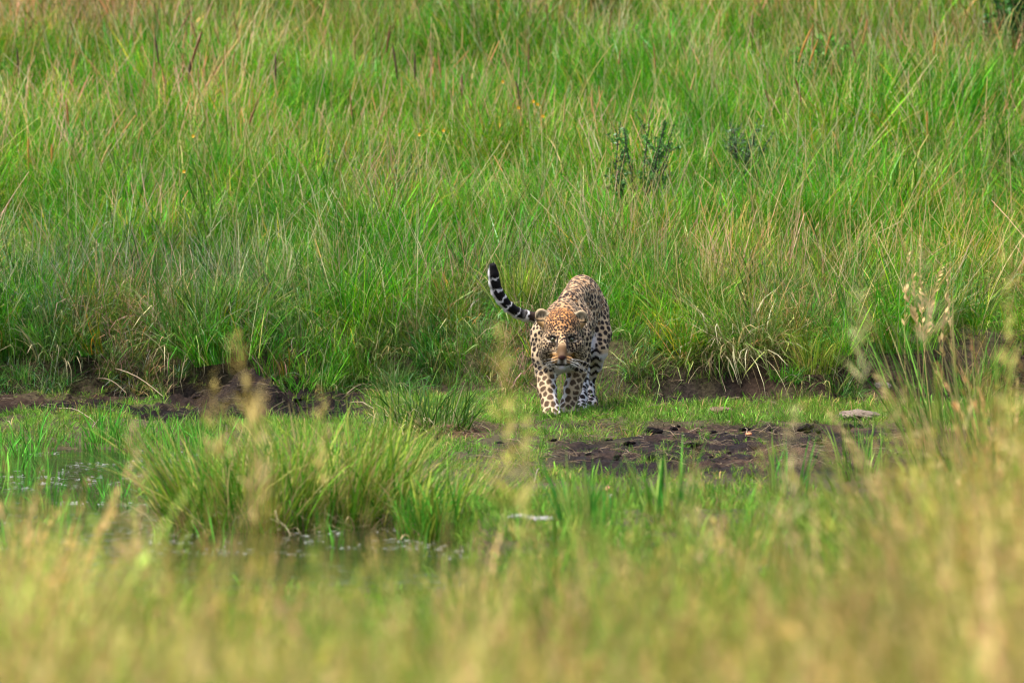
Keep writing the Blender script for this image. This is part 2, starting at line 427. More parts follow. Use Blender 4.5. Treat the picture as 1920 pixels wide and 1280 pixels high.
# --- torso
T = Field()
T.ell(lp(1049, 634, 0.17), (0.122, 0.15, 0.165), 0.05)            # chest
T.ell(lp(1056, 620, 0.28), (0.128, 0.17, 0.155), 0.05)            # shoulders
T.cap(lp(1054, 583, 0.20), lp(1060, 578, 0.36), 0.050, 0.055, 0.06)   # withers
T.ell(lp(1073, 612, 0.58), (0.128, 0.26, 0.145), 0.06)            # barrel
T.ell(lp(1090, 582, 0.92), (0.112, 0.20, 0.150), 0.06)            # loins
T.cap(lp(1066, 566, 0.50), lp(1091, 540, 0.92), 0.06, 0.075, 0.06)    # spine
T.ell(lp(1094, 574, 1.03), (0.115, 0.15, 0.165), 0.06)            # rump
T.cap(lp(1050, 665, 0.12), lp(1052, 640, 0.30), 0.085, 0.10, 0.05)    # breast
T.cap(lp(1052, 612, 0.02), lp(1052, 622, 0.18), 0.098, 0.118, 0.05)   # neck
T.cap(lp(1052, 655, -0.03), lp(1050, 665, 0.12), 0.070, 0.085, 0.05)  # throat

def leg(chain, paw, ang, pr=(0.046, 0.066, 0.034), toes=True):
    f = Field()
    for (a, ra), (b, rb) in zip(chain[:-1], chain[1:]):
        f.cap(a, b, ra, rb, 0.025)
    f.ell(paw, pr, 0.03)
    for i in range(4):                                       # four toes to each paw
        ox = (i - 1.5) * pr[0] * 0.52
        c = paw + np.array([ox, -pr[1] * (0.72 - 0.10 * abs(i - 1.5)), -0.008]); f.ell(c, (0.0145, 0.022, 0.018), 0.010)
    return f.d

def paw_at(px, py, dy, up=0.028):
    p = lp(px, py, dy); p[2] = gz(p) + up; return p

pw1 = paw_at(1034, 780, 0.00); pw2 = paw_at(1064, 776, 0.20); pw3 = paw_at(1089, 770, 0.46); pw4 = paw_at(1108, 752, 0.98)
leg1 = leg([(lp(1019, 628, .16), .076), (lp(1020, 668, .13), .066), (lp(1023, 696, .13), .056), (lp(1026, 730, .07), .050), (lp(1031, 757, .02), .042), (pw1 + [0, .02, .02], .043)], pw1, 0)
leg2 = leg([(lp(1086, 632, .20), .070), (lp(1086, 672, .22), .060), (lp(1082, 696, .24), .053), (lp(1074, 728, .22), .046), (lp(1067, 754, .22), .040), (pw2 + [0, .03, .02], .041)], pw2, 0)
leg3 = leg([(lp(1080, 600, .90), .100), (lp(1081, 660, .74), .078), (lp(1087, 690, .68), .052), (lp(1091, 718, .68), .038), (lp(1089, 745, .54), .036), (pw3 + [0, .03, .01], .038)], pw3, 0, (0.040, 0.06, 0.031))
leg4 = leg([(lp(1112, 585, 1.00), .088), (lp(1119, 625, .92), .080), (lp(1118, 656, .84), .064), (lp(1112, 682, .95), .052), (lp(1105, 706, 1.12), .034), (lp(1104, 732, 1.06), .031), (pw4 + [0, .03, .01], .034)], pw4, 0, (0.038, 0.058, 0.030))
legs = np.minimum(np.minimum(leg1, leg2), np.minimum(leg3, leg4))
def smin(a, b, k):
    h = np.clip(0.5 + 0.5 * (a - b) / k, 0, 1); return a * (1 - h) + b * h - k * h * (1 - h)
D = smin(T.d, legs, 0.05)

# --- tail: leaves the rump, swings to the animal's right and curls up
tail_pts = [lp(1094, 548, 1.14), lp(1082, 580, 1.24), lp(1060, 598, 1.27), lp(1030, 600, 1.26), lp(1004, 596, 1.22), lp(986, 592, 1.19), lp(970, 587, 1.17), lp(954, 576, 1.14), lp(941, 562, 1.12), lp(932, 547, 1.10), lp(927, 530, 1.08), lp(925, 513, 1.06), lp(924, 500, 1.05)]
tail_r = [.045, .036, .032, .030, .030, .031, .031, .031, .0315, .032, .031, .029, .022]
tl = Field()
for i in range(len(tail_pts) - 1):
    tl.cap(tail_pts[i], tail_pts[i + 1], tail_r[i], tail_r[i + 1], 0.012)
D = smin(D, tl.d, 0.03)

# --- head
H = Field()
hp = lambda px, py, dy: lp(px, py, dy)
H.ell(hp(1054, 611, -0.03), (0.094, 0.115, 0.088), 0.03)          # cranium
for s in (-1, 1):
    H.ell(hp(1054 + s * 23, 646, -0.055), (0.052, 0.07, 0.060), 0.04)     # cheeks
    H.ell(hp(1054 + s * 30, 657, 0.0), (0.045, 0.06, 0.065), 0.04)        # ruff
    H.cap(hp(1054 + s * 9, 622, -0.128), hp(1054 + s * 23, 628, -0.105), 0.020, 0.016, 0.025)  # brow
    H.ell(hp(1054 + s * 9.5, 675, -0.196), (0.033, 0.036, 0.028), 0.022)    # whisker pads
H.cap(hp(1054, 624, -0.105), hp(1054, 655, -0.195), 0.042, 0.030, 0.03, (1, 1, 1))    # bridge
H.cap(hp(1054, 652, -0.19), hp(1054, 667, -0.225), 0.030, 0.021, 0.02)
H.ell(hp(1054, 670, -0.228), (0.021, 0.014, 0.012), 0.010)         # nose leather
H.ell(hp(1054, 689, -0.178), (0.021, 0.034, 0.020), 0.026)          # chin
H.cap(hp(1054, 666, -0.12), hp(1054, 682, -0.10), 0.050, 0.038, 0.03)
for s in (-1, 1):                                                  # eye sockets
    H.ell(hp(1054 + s * 17.5, 634, -0.155), (0.017, 0.022, 0.012), 0.012, True)
for s in (-1, 1):                                                  # mouth line
    for i in range(0):
        t = i / 5; H.ell(hp(1054 + s * (1 + 15 * t), 683.5 - 1.5 * t + 3.5 * t * (1 - t) * 2, -0.232 + 0.045 * t), (0.006, 0.006, 0.0025), 0.005, True)
D = smin(D, H.d, 0.035)
# ears: cupped shells
E = Field()
ear_c = []
for s, (ex, ey) in ((-1, (1017, 594)), (1, (1088, 597))):
    c = hp(ex, ey, -0.015); ear_c.append(c)
    rot = Matrix.Rotation(R(s * 18), 3, 'Y') @ Matrix.Rotation(R(s * 16), 3, 'Z') @ Matrix.Rotation(R(8), 3, 'X')
    E.ell(c, (0.041, 0.024, 0.049), 0.012, False, rot)
    ci = c + np.array([s * -0.003, -0.029, 0.002])
    E.ell(ci, (0.033, 0.022, 0.041), 0.008, True, rot)
    E.cap(c + np.array([-s * 0.006, 0.010, -0.028]), hp(1054 + s * 22, 612, -0.0), 0.026, 0.035, 0.02)
D = smin(D, E.d, 0.018)

def surface_nets(D):
    s = (D < 0)
    c = np.zeros(tuple(n - 1 for n in D.shape), np.uint8)
    for i in (0, 1):
        for j in (0, 1):
            for k in (0, 1):
                c += s[i:D.shape[0] - 1 + i, j:D.shape[1] - 1 + j, k:D.shape[2] - 1 + k]
    act = np.argwhere((c > 0) & (c < 8)); n = len(act)
    vid = np.full(c.shape, -1, np.int64); vid[tuple(act.T)] = np.arange(n)
    acc = np.zeros((n, 3)); cnt = np.zeros(n)
    cor = [(i, j, k) for i in (0, 1) for j in (0, 1) for k in (0, 1)]
    val = {q: D[act[:, 0] + q[0], act[:, 1] + q[1], act[:, 2] + q[2]] for q in cor}
    for q in cor:
        for ax in range(3):
            if q[ax] == 0:
                r = list(q); r[ax] = 1; r = tuple(r); a, b = val[q], val[r]
                m = (a < 0) != (b < 0); t = np.where(m, a / np.where(m, a - b, 1), 0)
                p = np.tile(np.array(q, float), (n, 1)); p[:, ax] += t
                acc[m] += p[m]; cnt[m] += 1
    Vv = lo + (act + acc / cnt[:, None]) * VOX
    faces = []
    for ax in range(3):
        u, w = (ax + 1) % 3, (ax + 2) % 3
        sl0 = [slice(None)] * 3; sl1 = [slice(None)] * 3; sl0[ax] = slice(0, -1); sl1[ax] = slice(1, None)
        e = np.argwhere(s[tuple(sl0)] != s[tuple(sl1)])
        ok = (e[:, u] > 0) & (e[:, w] > 0) & np.all(e < np.array(c.shape)[None], 1); e = e[ok]
        flip = s[tuple(e.T)]
        du = np.zeros(3, int); du[u] = 1; dw = np.zeros(3, int); dw[w] = 1
        q = np.stack([vid[tuple((e - du - dw).T)], vid[tuple((e - dw).T)], vid[tuple(e.T)], vid[tuple((e - du).T)]], 1)
        q[~flip] = q[~flip][:, ::-1]; faces.append(q)
    return Vv, np.concatenate(faces)

LV, LF = surface_nets(D)
def smooth_verts(V, F, it, lam=0.5):
    e = np.concatenate([F[:, [0, 1]], F[:, [1, 2]], F[:, [2, 3]], F[:, [3, 0]]]); e = np.concatenate([e, e[:, ::-1]])
    deg = np.bincount(e[:, 0], minlength=len(V))[:, None]
    for _ in range(it):
        s = np.stack([np.bincount(e[:, 0], weights=V[e[:, 1], k], minlength=len(V)) for k in range(3)], 1) / deg
        V = V + lam * (s - V)
    return V
LV = smooth_verts(LV, LF, 2)
fn = np.cross(LV[LF[:, 2]] - LV[LF[:, 0]], LV[LF[:, 3]] - LV[LF[:, 1]])
LN = np.zeros_like(LV)
for k in range(4):
    for ax in range(3): LN[:, ax] += np.bincount(LF[:, k], weights=fn[:, ax], minlength=len(LV))
LN /= np.linalg.norm(LN, axis=1)[:, None] + 1e-9

# --- coat: ground colour, then spots sown over the skin
def samp(F3, V):
    i = tuple(np.clip(((V[:, k] - lo[k]) / VOX).round().astype(int), 0, SH[k] - 1) for k in range(3)); return F3[i]
wx_, wy_, wz_ = LV[:, 0] + LX, LV[:, 1] + LY, LV[:, 2] + LZ
PX, PY = px_of(wx_, wy_), py_of(wy_, wz_)                   # photo scale of the animal's own front view, used as a ruler (about 3 mm)
dl = [samp(q, LV) for q in (leg1, leg2, leg3, leg4)]
is_tail = samp(tl.d, LV) < np.minimum(samp(T.d, LV), 0.012) ; is_tail &= (LV[:, 1] > 0.98) & ((PX < 1040) | (samp(tl.d, LV) < samp(T.d, LV) - 0.02))
is_head = np.minimum(samp(H.d, LV), samp(E.d, LV)) < samp(T.d, LV) + 0.004; is_head &= (LV[:, 1] < 0.13) & (np.minimum(samp(H.d, LV), samp(E.d, LV)) < 0.02)
is_ear = samp(E.d, LV) < samp(H.d, LV) - 0.001; is_ear &= is_head
below = LV[:, 2] < 0.42
fore = (np.minimum(dl[0], dl[1]) < 0.012) & (LV[:, 1] < 0.42) & ~is_head
hind = (np.minimum(dl[2], dl[3]) < 0.012) & ~fore & ~is_tail & (LV[:, 1] > 0.4)
up = LN[:, 2]
nz3 = lambda s, f: fbm(LV[:, 0] * f + LV[:, 2] * f * 0.7, LV[:, 1] * f - LV[:, 2] * f * 0.6, s, 3)
gold = np.array([0.36, 0.155, 0.042]); cream = np.array([0.46, 0.32, 0.175]); white = np.array([0.60, 0.56, 0.53]); tan = np.array([0.37, 0.24, 0.13])
hrel = np.clip((LV[:, 2] - 0.20) / 0.45, 0, 1)
back = sstep(-0.1, 0.75, up) * sstep(0.4, 0.6, LV[:, 2])
C = cream + (tan - cream) * back[:, None]
C = C + (np.array([0.48, 0.37, 0.24]) - C) * (sstep(0.45, 0.9, np.abs(LN[:, 0])) * 0.4)[:, None]
C = C + (gold * 1.05 - C) * (sstep(0.25, -0.02, LV[:, 1]) * sstep(0.1, 0.7, up) * sstep(0.5, 0.6, LV[:, 2]))[:, None] * 0.8
wmask = sstep(-0.05, -0.55, up) * (~is_tail)                                        # belly and undersides
C = C + (white - C) * wmask[:, None]
# inner side of the legs and groin
inner = np.zeros(len(LV))
inner = np.maximum(inner, sstep(0.2, 0.7, LN[:, 0]) * (dl[0] < 0.02) * (LV[:, 1] < 0.3) * (LV[:, 2] < 0.38))
inner = np.maximum(inner, sstep(-0.2, -0.7, LN[:, 0]) * (dl[1] < 0.02) * (LV[:, 1] < 0.4) * (LV[:, 2] < 0.38))
inner = np.maximum(inner, 0.95 * hind * sstep(612, 630, PY) * sstep(1126, 1112, PX + 5 * (nz3(230, 60) - 0.5)) * (LN[:, 1] < 0.5))
C = C + (white - C) * np.clip(inner, 0, 1)[:, None]
C = C + (np.array([0.47, 0.35, 0.215]) - C) * (0.8 * (fore & (inner < 0.3)))[:, None]

order = np.random.default_rng(5).permutation(len(LV))[: 60000 if not LOW else 30000]
lum = np.zeros(len(LV))
# spacing between spots at each vertex
sp = np.full(len(LV), 0.040)
sp = np.where(fore, 0.034, sp); sp = np.where(fore & (LV[:, 2] > 0.24), 0.027, sp)
sp = np.where(~fore & ~hind & (LV[:, 1] < 0.42), 0.0215, sp)
sp = np.where(hind, 0.030, sp); sp = np.where(hind & (LV[:, 2] < 0.16), 0.030, sp)
sp = np.where(is_head, 0.0128, sp); sp = np.where(is_head & (LV[:, 1] > -0.03), 0.0155, sp)
sp = np.where(~fore & ~hind & (LV[:, 1] > 0.42), 0.029, sp)
cells = {}; seeds = []; srad = []
pr_ = np.random.default_rng(6)
g = 0.05
for i in order:
    if is_tail[i] or is_ear[i]: continue
    pnt = LV[i]; r = sp[i] * 0.93; key = tuple((pnt / g).astype(int)); bad = False
    for a in (-1, 0, 1):
        for b in (-1, 0, 1):
            for c_ in (-1, 0, 1):
                for j in cells.get((key[0] + a, key[1] + b, key[2] + c_), ()):
                    q = LV[j] - pnt
                    if q[0] * q[0] + q[1] * q[1] + q[2] * q[2] < r * r: bad = True; break
                if bad: break
            if bad: break
        if bad: break
    if not bad:
        cells.setdefault(key, []).append(i); seeds.append(i)
kd = KDTree(len(seeds))
for n_, i in enumerate(seeds): kd.insert(LV[i], n_)
kd.balance()
seed_r = pr_.uniform(0.8, 1.2, len(seeds)); seed_a = pr_.uniform(0, 6.28, len(seeds))
seed_s = np.array([sp[i] for i in seeds]); S_pos = LV[seeds]
d1 = np.empty(len(LV)); d2 = np.empty(len(LV)); ids = np.empty(len(LV), int)
warp = 0.0045 * np.stack([nz3(201, 70) - .5, nz3(202, 75) - .5, nz3(203, 68) - .5], 1) * 2
LW = LV + warp * np.where(is_head, 0.5, 1.0)[:, None]
for i in range(len(LV)):
    f = kd.find_n(LW[i], 2)
    d1[i] = f[0][2]; d2[i] = f[1][2]; ids[i] = f[0][1]
ss = seed_s[ids]; rel = d1 / ss
edge = (d2 - d1) / ss
rr = np.where(is_head, 0.60, 0.53) * seed_r[ids]
solid = sstep(0.06, -0.05, rel - rr) * sstep(0.06, 0.19, edge)
# rosettes on the flanks and back
flank = (~fore) & (~hind) & (~is_head) & (~is_tail) & (LV[:, 1] > 0.33)
ra = np.arctan2(LV[:, 2] - S_pos[ids, 2], (LV[:, 1] - S_pos[ids, 1]) * 1.0 + (LV[:, 0] - S_pos[ids, 0]))
ring = sstep(0.23, 0.13, np.abs(rel - 0.36)) * sstep(-1.1, -0.7, np.sin(ra * 2 + seed_a[ids]) + 0.5 * np.sin(ra * 3 + seed_a[ids] * 2)) * sstep(0.03, 0.12, edge)
spot = np.where(flank, np.maximum(ring, np.where(seed_r[ids] > 1.0, solid, 0)), solid)
C = np.where((flank & (rel < 0.34) & (seed_r[ids] <= 1.0))[:, None], C * np.array([0.80, 0.60, 0.42]), C)
# low forelegs: wide brown blotches parted by thin cream lines
blotch = sstep(0.16, 0.30, edge) * sstep(0.62, 0.52, rel)
spot = np.where(fore & (LV[:, 2] < 0.24), blotch, spot)
# bands on the bent hind leg
hb = hind & (PX > 1098) & (PY > 655) & (PY < 712)
band = sstep(-0.1, 0.25, np.sin((PY - 655 + 2.5 * np.sin(PX * 0.35)) * 2 * np.pi / 13.5) + 0.5 * (nz3(210, 40) - 0.5)) * sstep(1132, 1124, PX)
spot = np.where(hb, np.maximum(band, solid * 0.0), spot)
spot = spot * (1 - 0.85 * (inner > 0.6) * (LV[:, 2] > 0.30) * (PY > 618) * (PY < 652) * (PX < 1124))
# plain zones: nose bridge, muzzle, chin, throat
brx = np.abs(PX - 1054)
front = is_head & (LV[:, 1] < -0.05)
plain = front & (((brx < 6 + 5 * sstep(640, 668, PY)) & (PY > 643)) | ((brx < 20) & (PY > 660)) | (PY > 684) | ((brx > 10) & (brx < 25) & (PY > 629) & (PY < 638)))
throat = (~fore) & (PY > 683) & (LV[:, 1] < 0.14) & (brx < 15)
spot = np.where(plain | throat, 0, spot)
C = np.where(throat[:, None] | (front & (PY > 686) & (brx < 16))[:, None], white * 0.75, C)
hb_ = is_head & (PY < 632); C = np.where((is_head & ~is_ear)[:, None], C + (gold * 1.15 - C) * (0.8 * sstep(648, 600, PY) * sstep(48, 16, brx))[:, None], C)
C = np.where((is_head & ~is_ear & (PY > 636) & (brx > 12))[:, None], C + (cream * 0.98 - C) * 0.7, C)
inkv = np.where(fore, 1.0, 0.0)
ink = np.array([0.020, 0.013, 0.011]) * np.ones((len(LV), 3)) + np.array([0.060, 0.036, 0.016]) * (inkv * (LV[:, 2] < 0.24))[:, None]
C = C * (1 - spot[:, None]) + ink * spot[:, None]
# face markings
def mark(mask, col, amt=1.0):
    global C
    mk = np.clip(mask, 0, 1)[:, None] * amt * front[:, None]
    C = C * (1 - mk) + np.asarray(col) * mk
noseb = np.array([0.115, 0.064, 0.028])
mark(sstep(1.5, -1.0, brx - (6.0 + 5.0 * sstep(640, 668, PY))) * sstep(634, 652, PY) * sstep(676, 670, PY), noseb)
mark(sstep(7, 3, brx) * sstep(652, 664, PY), np.array([0.10, 0.060, 0.035]), 0.8)
padm = sstep(24, 20, brx) * sstep(659, 664, PY) * sstep(684, 680, PY) * sstep(7, 10, brx)
mark(padm, np.array([0.25, 0.13, 0.043]))
mark(padm * sstep(0.0, 0.4, np.sin((PY - 664 - 0.28 * (brx - 8)) * 2 * np.pi / 5.0)) * sstep(664, 667, PY), (0.02, 0.013, 0.01))
mark(padm * sstep(0.55, 0.85, -np.sin((PY - 665 - 0.28 * (brx - 8)) * 2 * np.pi / 5.0)) * sstep(670, 674, PY), (0.50, 0.37, 0.22), 0.8)
for s in (-1, 1):
    ex = 1054 + s * 17.5; dx = (PX - ex) * s; dy = PY - 634
    mark(sstep(1.5, 0.5, np.abs(dy + 3.8 + 0.10 * dx)) * sstep(9.5, 8, np.abs(dx)), (0.02, 0.014, 0.01))                 # upper lid line
    mark(sstep(1.0, 0.6, np.hypot(dx / 9.8, (dy + 0.3) / 5.4)), (0.015, 0.011, 0.009))                              # dark rim
    mark(sstep(1.7, 0.6, np.abs(dy - 6.5 + 0.02 * dx * dx)) * sstep(12, 9, np.abs(dx)), (0.52, 0.44, 0.33), 0.8)      # pale below the eye
    mark(sstep(1.7, 0.6, np.abs(dy + 8 + 0.02 * dx * dx)) * sstep(10, 7, np.abs(dx)), (0.45, 0.33, 0.2), 0.35)
    tx = -9.5 + 1.5 * np.sin((PY - 634) * 0.12)
    mark(sstep(2.6, 1.1, np.abs(dx - tx)) * sstep(626, 632, PY) * sstep(658, 646, PY), (0.02, 0.013, 0.01))              # tear line
nosem = sstep(1.0, 0.75, np.hypot((PX - 1054) / (9.0 - 4.5 * sstep(669, 676, PY)), (PY - 671.0) / 5.4))
mark(nosem, (0.045, 0.018, 0.016))
mark(sstep(1.3, 0.5, brx) * sstep(673, 675, PY) * sstep(684, 682, PY), (0.012, 0.008, 0.007))
ml = 683.0 - 0.02 * brx * 0 - 0.16 * np.maximum(brx - 9, 0)
mark(sstep(2.3, 1.0, np.abs(PY - ml - 0.4)) * sstep(20, 16, brx), (0.012, 0.008, 0.007))
mark(sstep(685.5, 688, PY) * sstep(13, 8, brx), white * 0.6)
# ears
for s, c in zip((-1, 1), ear_c):
    de = is_ear & (np.sign(PX - 1054) == s)
    infront = LN[:, 1] < 0.1
    C = np.where(de[:, None], np.where(infront[:, None], np.array([0.25, 0.20, 0.125]), np.array([0.02, 0.015, 0.012])), C)
    rim = de & (np.hypot(PX - px_of(c[0] + LX, c[1] + LY), PY - py_of(c[1] + LY, c[2] + LZ)) > 13.5)
    C = np.where(rim[:, None], np.array([0.30, 0.22, 0.125]), C)
    grad = sstep(0.015, -0.03, LV[:, 2] - c[2])
    stre = sstep(0.50, 0.62, noise(LV[:, 0] * 190, LV[:, 2] * 45, 310)) * sstep(0.035, 0.0, np.abs(LV[:, 2] - c[2]))
    C = np.where((de & infront)[:, None], C + (np.array([0.34, 0.19, 0.07]) - C) * (grad * 0.8)[:, None], C)
    C = np.where((de & infront & ~rim)[:, None], C * (1 - 0.75 * stre[:, None]), C)
    st = de & infront & (PY > py_of(c[1] + LY, c[2] + LZ) + 5.5) & (PY < py_of(c[1] + LY, c[2] + LZ) + 8.5) & ~rim
    C = np.where(st[:, None], np.array([0.03, 0.022, 0.015]), C)
# tail rings
seg = np.array(tail_pts); sl = np.r_[0, np.cumsum(np.linalg.norm(np.diff(seg, axis=0), axis=1))]
ti = np.where(is_tail)[0]
best = np.full(len(ti), 9.0); tpos = np.zeros(len(ti)); side = np.zeros(len(ti))
for i in range(len(seg) - 1):
    a, b = seg[i], seg[i + 1]; ba = b - a; t = np.clip((LV[ti] - a) @ ba / (ba @ ba), 0, 1); dv = LV[ti] - a - t[:, None] * ba
    d = np.linalg.norm(dv, axis=1); m_ = d < best
    nrm = np.array([-ba[2], 0, ba[0]]); nrm /= np.linalg.norm(nrm) + 1e-9
    best[m_] = d[m_]; tpos[m_] = (sl[i] + t * (sl[i + 1] - sl[i]))[m_]; side[m_] = (dv @ nrm / 0.03)[m_]
tn = noise(LV[ti, 0] * 60, LV[ti, 2] * 60, 301) - 0.5; tn2 = noise(LV[ti, 0] * 25, LV[ti, 2] * 25, 302) - 0.5
ph = (sl[-1] - tpos + 0.030 * tn + 0.022 * tn2)
per = 0.066
bnd = sstep(0.0, 0.07, 0.43 - np.abs((ph / per) % 1.0 - 0.5)) 
bnd = np.where(ph < 0.05, 1.0, bnd)
blk = bnd * sstep(0.85, 0.55, side)      # pale stripe stays along the outer (under) side
tail_pale = np.array([0.62, 0.59, 0.57])
brn = sstep(0.34, 0.44, ph)[:, None]; blk = blk * (1 - brn[:, 0] * sstep(0.45, 0.6, noise(LV[ti, 0] * 45, LV[ti, 2] * 45, 305)))
tcol = tail_pale * (1 - blk[:, None]) + (np.array([0.008, 0.007, 0.007]) * (1 - brn) + np.array([0.050, 0.032, 0.022]) * brn) * blk[:, None]
C[ti] = tcol
C = np.clip(C * (0.92 + 0.16 * nz3(220, 160))[:, None], 0.004, 0.9)

leopard = link('leopard', mesh_from('leopard', LV, LF, M_FUR, C, True), None, (LX, LY, LZ))
tag(leopard, 'spotted leopard walking toward the pool with its ringed tail curled up', 'leopard')

# short fur lying back along the body
NF = 90000 if not LOW else 15000
fr = np.random.default_rng(9)
tri_area = np.linalg.norm(fn, axis=1); fi = fr.choice(len(LF), NF, p=tri_area / tri_area.sum())
w4 = fr.dirichlet((1, 1, 1, 1), NF)
fv = (LV[LF[fi]] * w4[..., None]).sum(1); fnn = (LN[LF[fi]] * w4[..., None]).sum(1); fc = C[LF[fi, fr.integers(0, 4, NF)]]
headm = is_head[LF[fi, 0]]; tailm = is_tail[LF[fi, 0]]
flow = np.tile(np.array([0.0, 1.0, -0.35]), (NF, 1))
legm = (fore | hind)[LF[fi, 0]] & (fv[:, 2] < 0.36); flow[legm] = (0, 0.1, -1)
hf = fv - hp(1054, 672, -0.24); flow[headm] = (hf / (np.linalg.norm(hf, axis=1)[:, None] + 1e-6))[headm]
flow[tailm] = (-0.5, -0.2, 0.6)
flow = flow + fr.normal(0, 0.25, flow.shape)
flow -= fnn * (flow * fnn).sum(1)[:, None]; flow /= np.linalg.norm(flow, axis=1)[:, None] + 1e-9
fl = np.where(headm, 0.006, 0.008); fl = np.where((fv[:, 1] < -0.12) & headm, 0.0035, fl); fl = np.where(tailm, 0.013, fl)
fl = np.where((fnn[:, 2] < -0.5), 0.014, fl) * fr.uniform(0.6, 1.3, NF)
fdir = flow * 0.9 + fnn * np.where(headm & (fv[:, 1] < -0.1), 0.12, 0.28)[:, None]
sidev = np.cross(fdir, fnn); sidev /= np.linalg.norm(sidev, axis=1)[:, None] + 1e-9
a = fv - fnn * 0.001 - sidev * 0.0011; b = fv - fnn * 0.001 + sidev * 0.0011; c_ = fv + fdir * fl[:, None]
keep = ~(is_ear[LF[fi, 0]] & (fr.uniform(0, 1, NF) < 0.2))
for s in (-1, 1):
    keep &= np.hypot(px_of(fv[:, 0] + LX, fv[:, 1] + LY) - (1054 + s * 17.5), (py_of(fv[:, 1] + LY, fv[:, 2] + LZ) - 634) * 1.5) > 8
FV = np.stack([a, b, c_], 1)[keep].reshape(-1, 3); FF = np.arange(len(FV)).reshape(-1, 3)
FC = np.repeat(fc[keep] * fr.uniform(0.8, 1.2, (keep.sum(), 1)), 3, 0)
tag(link('fur', mesh_from('fur', FV, FF, M_FUR, FC), leopard), None, None, None, 'stuff')

# eyes
def ball(c, r, u=16, v=10, flat=1.0, axis_y=True):
    th = np.linspace(0, np.pi, v + 1); ph_ = np.arange(u) / u * 2 * np.pi
    P_ = np.stack([np.outer(np.sin(th), np.cos(ph_)) * r, -np.outer(np.cos(th), np.ones(u)) * r * flat, np.outer(np.sin(th), np.sin(ph_)) * r], -1).reshape(-1, 3) + c
    i = np.arange(v)[:, None] * u; k = np.arange(u)[None]; k2 = (k + 1) % u
    return P_, np.stack([i + k, i + k2, i + u + k2, i + u + k], -1).reshape(-1, 4)
m_eye = attr_mat('eye', rough=0.15, spec=0.5)
for s in (-1, 1):
    e = hp(1054 + s * 17.5, 634, 0); m_ = (np.hypot(PX - (1054 + s * 17.5), PY - 634) < 2.5) & front
    ysurf = LV[m_, 1].min(); c = np.array([e[0], ysurf + 0.0085, e[2]]); k = (LY + c[1]) / LY
    ev, ef = ball(c, 0.0142)
    q = ev - c; rad = np.hypot(q[:, 0], q[:, 2])
    ec = np.where((q[:, 1] < 0)[:, None] & (rad < 0.0098)[:, None], np.array([0.10, 0.098, 0.048]), np.array([0.02, 0.016, 0.012]))
    eye = link('eye', mesh_from('eye', ev, ef, m_eye, ec, True), leopard)
    pv, pf = ball(c + [0, -0.0132, 0.0], 0.0046, 12, 6, 0.4)
    link('pupil', mesh_from('pupil', pv, pf, m_eye, np.tile([0.006, 0.005, 0.005], (len(pv), 1)), True), eye)
    # upper lid closes over the top of the ball: the brow's frown
    ang = np.linspace(-1, 1, 9)
    path = np.stack([c[0] + ang * 0.0165, c[1] - 0.0075 + 0.008 * ang ** 2, c[2] + 0.0078 - 0.005 * ang ** 2 + s * ang * 0.0022], 1)
    tv, tf = tube(path, 0.0045, np.array([.002, .003, .0036, .004, .004, .004, .0036, .003, .002]), 6)
    link('eyelid', mesh_from('eyelid', tv, tf, M_FUR, np.tile([0.03, 0.02, 0.014], (len(tv), 1)), True), leopard)
# whiskers
wr = np.random.default_rng(21)
for s in (-1, 1):
    for i in range(6):
        y0 = 669 + (i % 3) * 4; x0 = 1054 + s * (14 + 3 * (i // 3))
        m_ = (np.hypot(PX - x0, PY - y0) < 2.0) & front
        st_ = hp(x0, y0, 0); st_[1] = LV[m_, 1].min() if m_.any() else -0.19
        t = np.linspace(0, 1, 7)[:, None]; ln = wr.uniform(0.085, 0.135)
        d0 = np.array([s * wr.uniform(0.75, 1.0), wr.uniform(-0.25, 0.25), wr.uniform(-0.35, 0.12)])
        path = st_ + t * d0 * ln + t ** 2 * np.array([0, 0.03, -0.055 * wr.uniform(0.4, 1.5)])
        tv, tf = tube(path, 0.00065, 0.0003, 3)
        link('whisker', mesh_from('whisker', tv, tf, M_FUR, np.tile([0.7, 0.68, 0.65], (len(tv), 1)), True), leopard)

# ------------------------------------------------------------------ grass that nobody could count: scattered tufts
prng = np.random.default_rng(77)
def tuft_set(k, *a, **kw):
    return [blades(*a, prng=prng, **kw) for _ in range(k)]

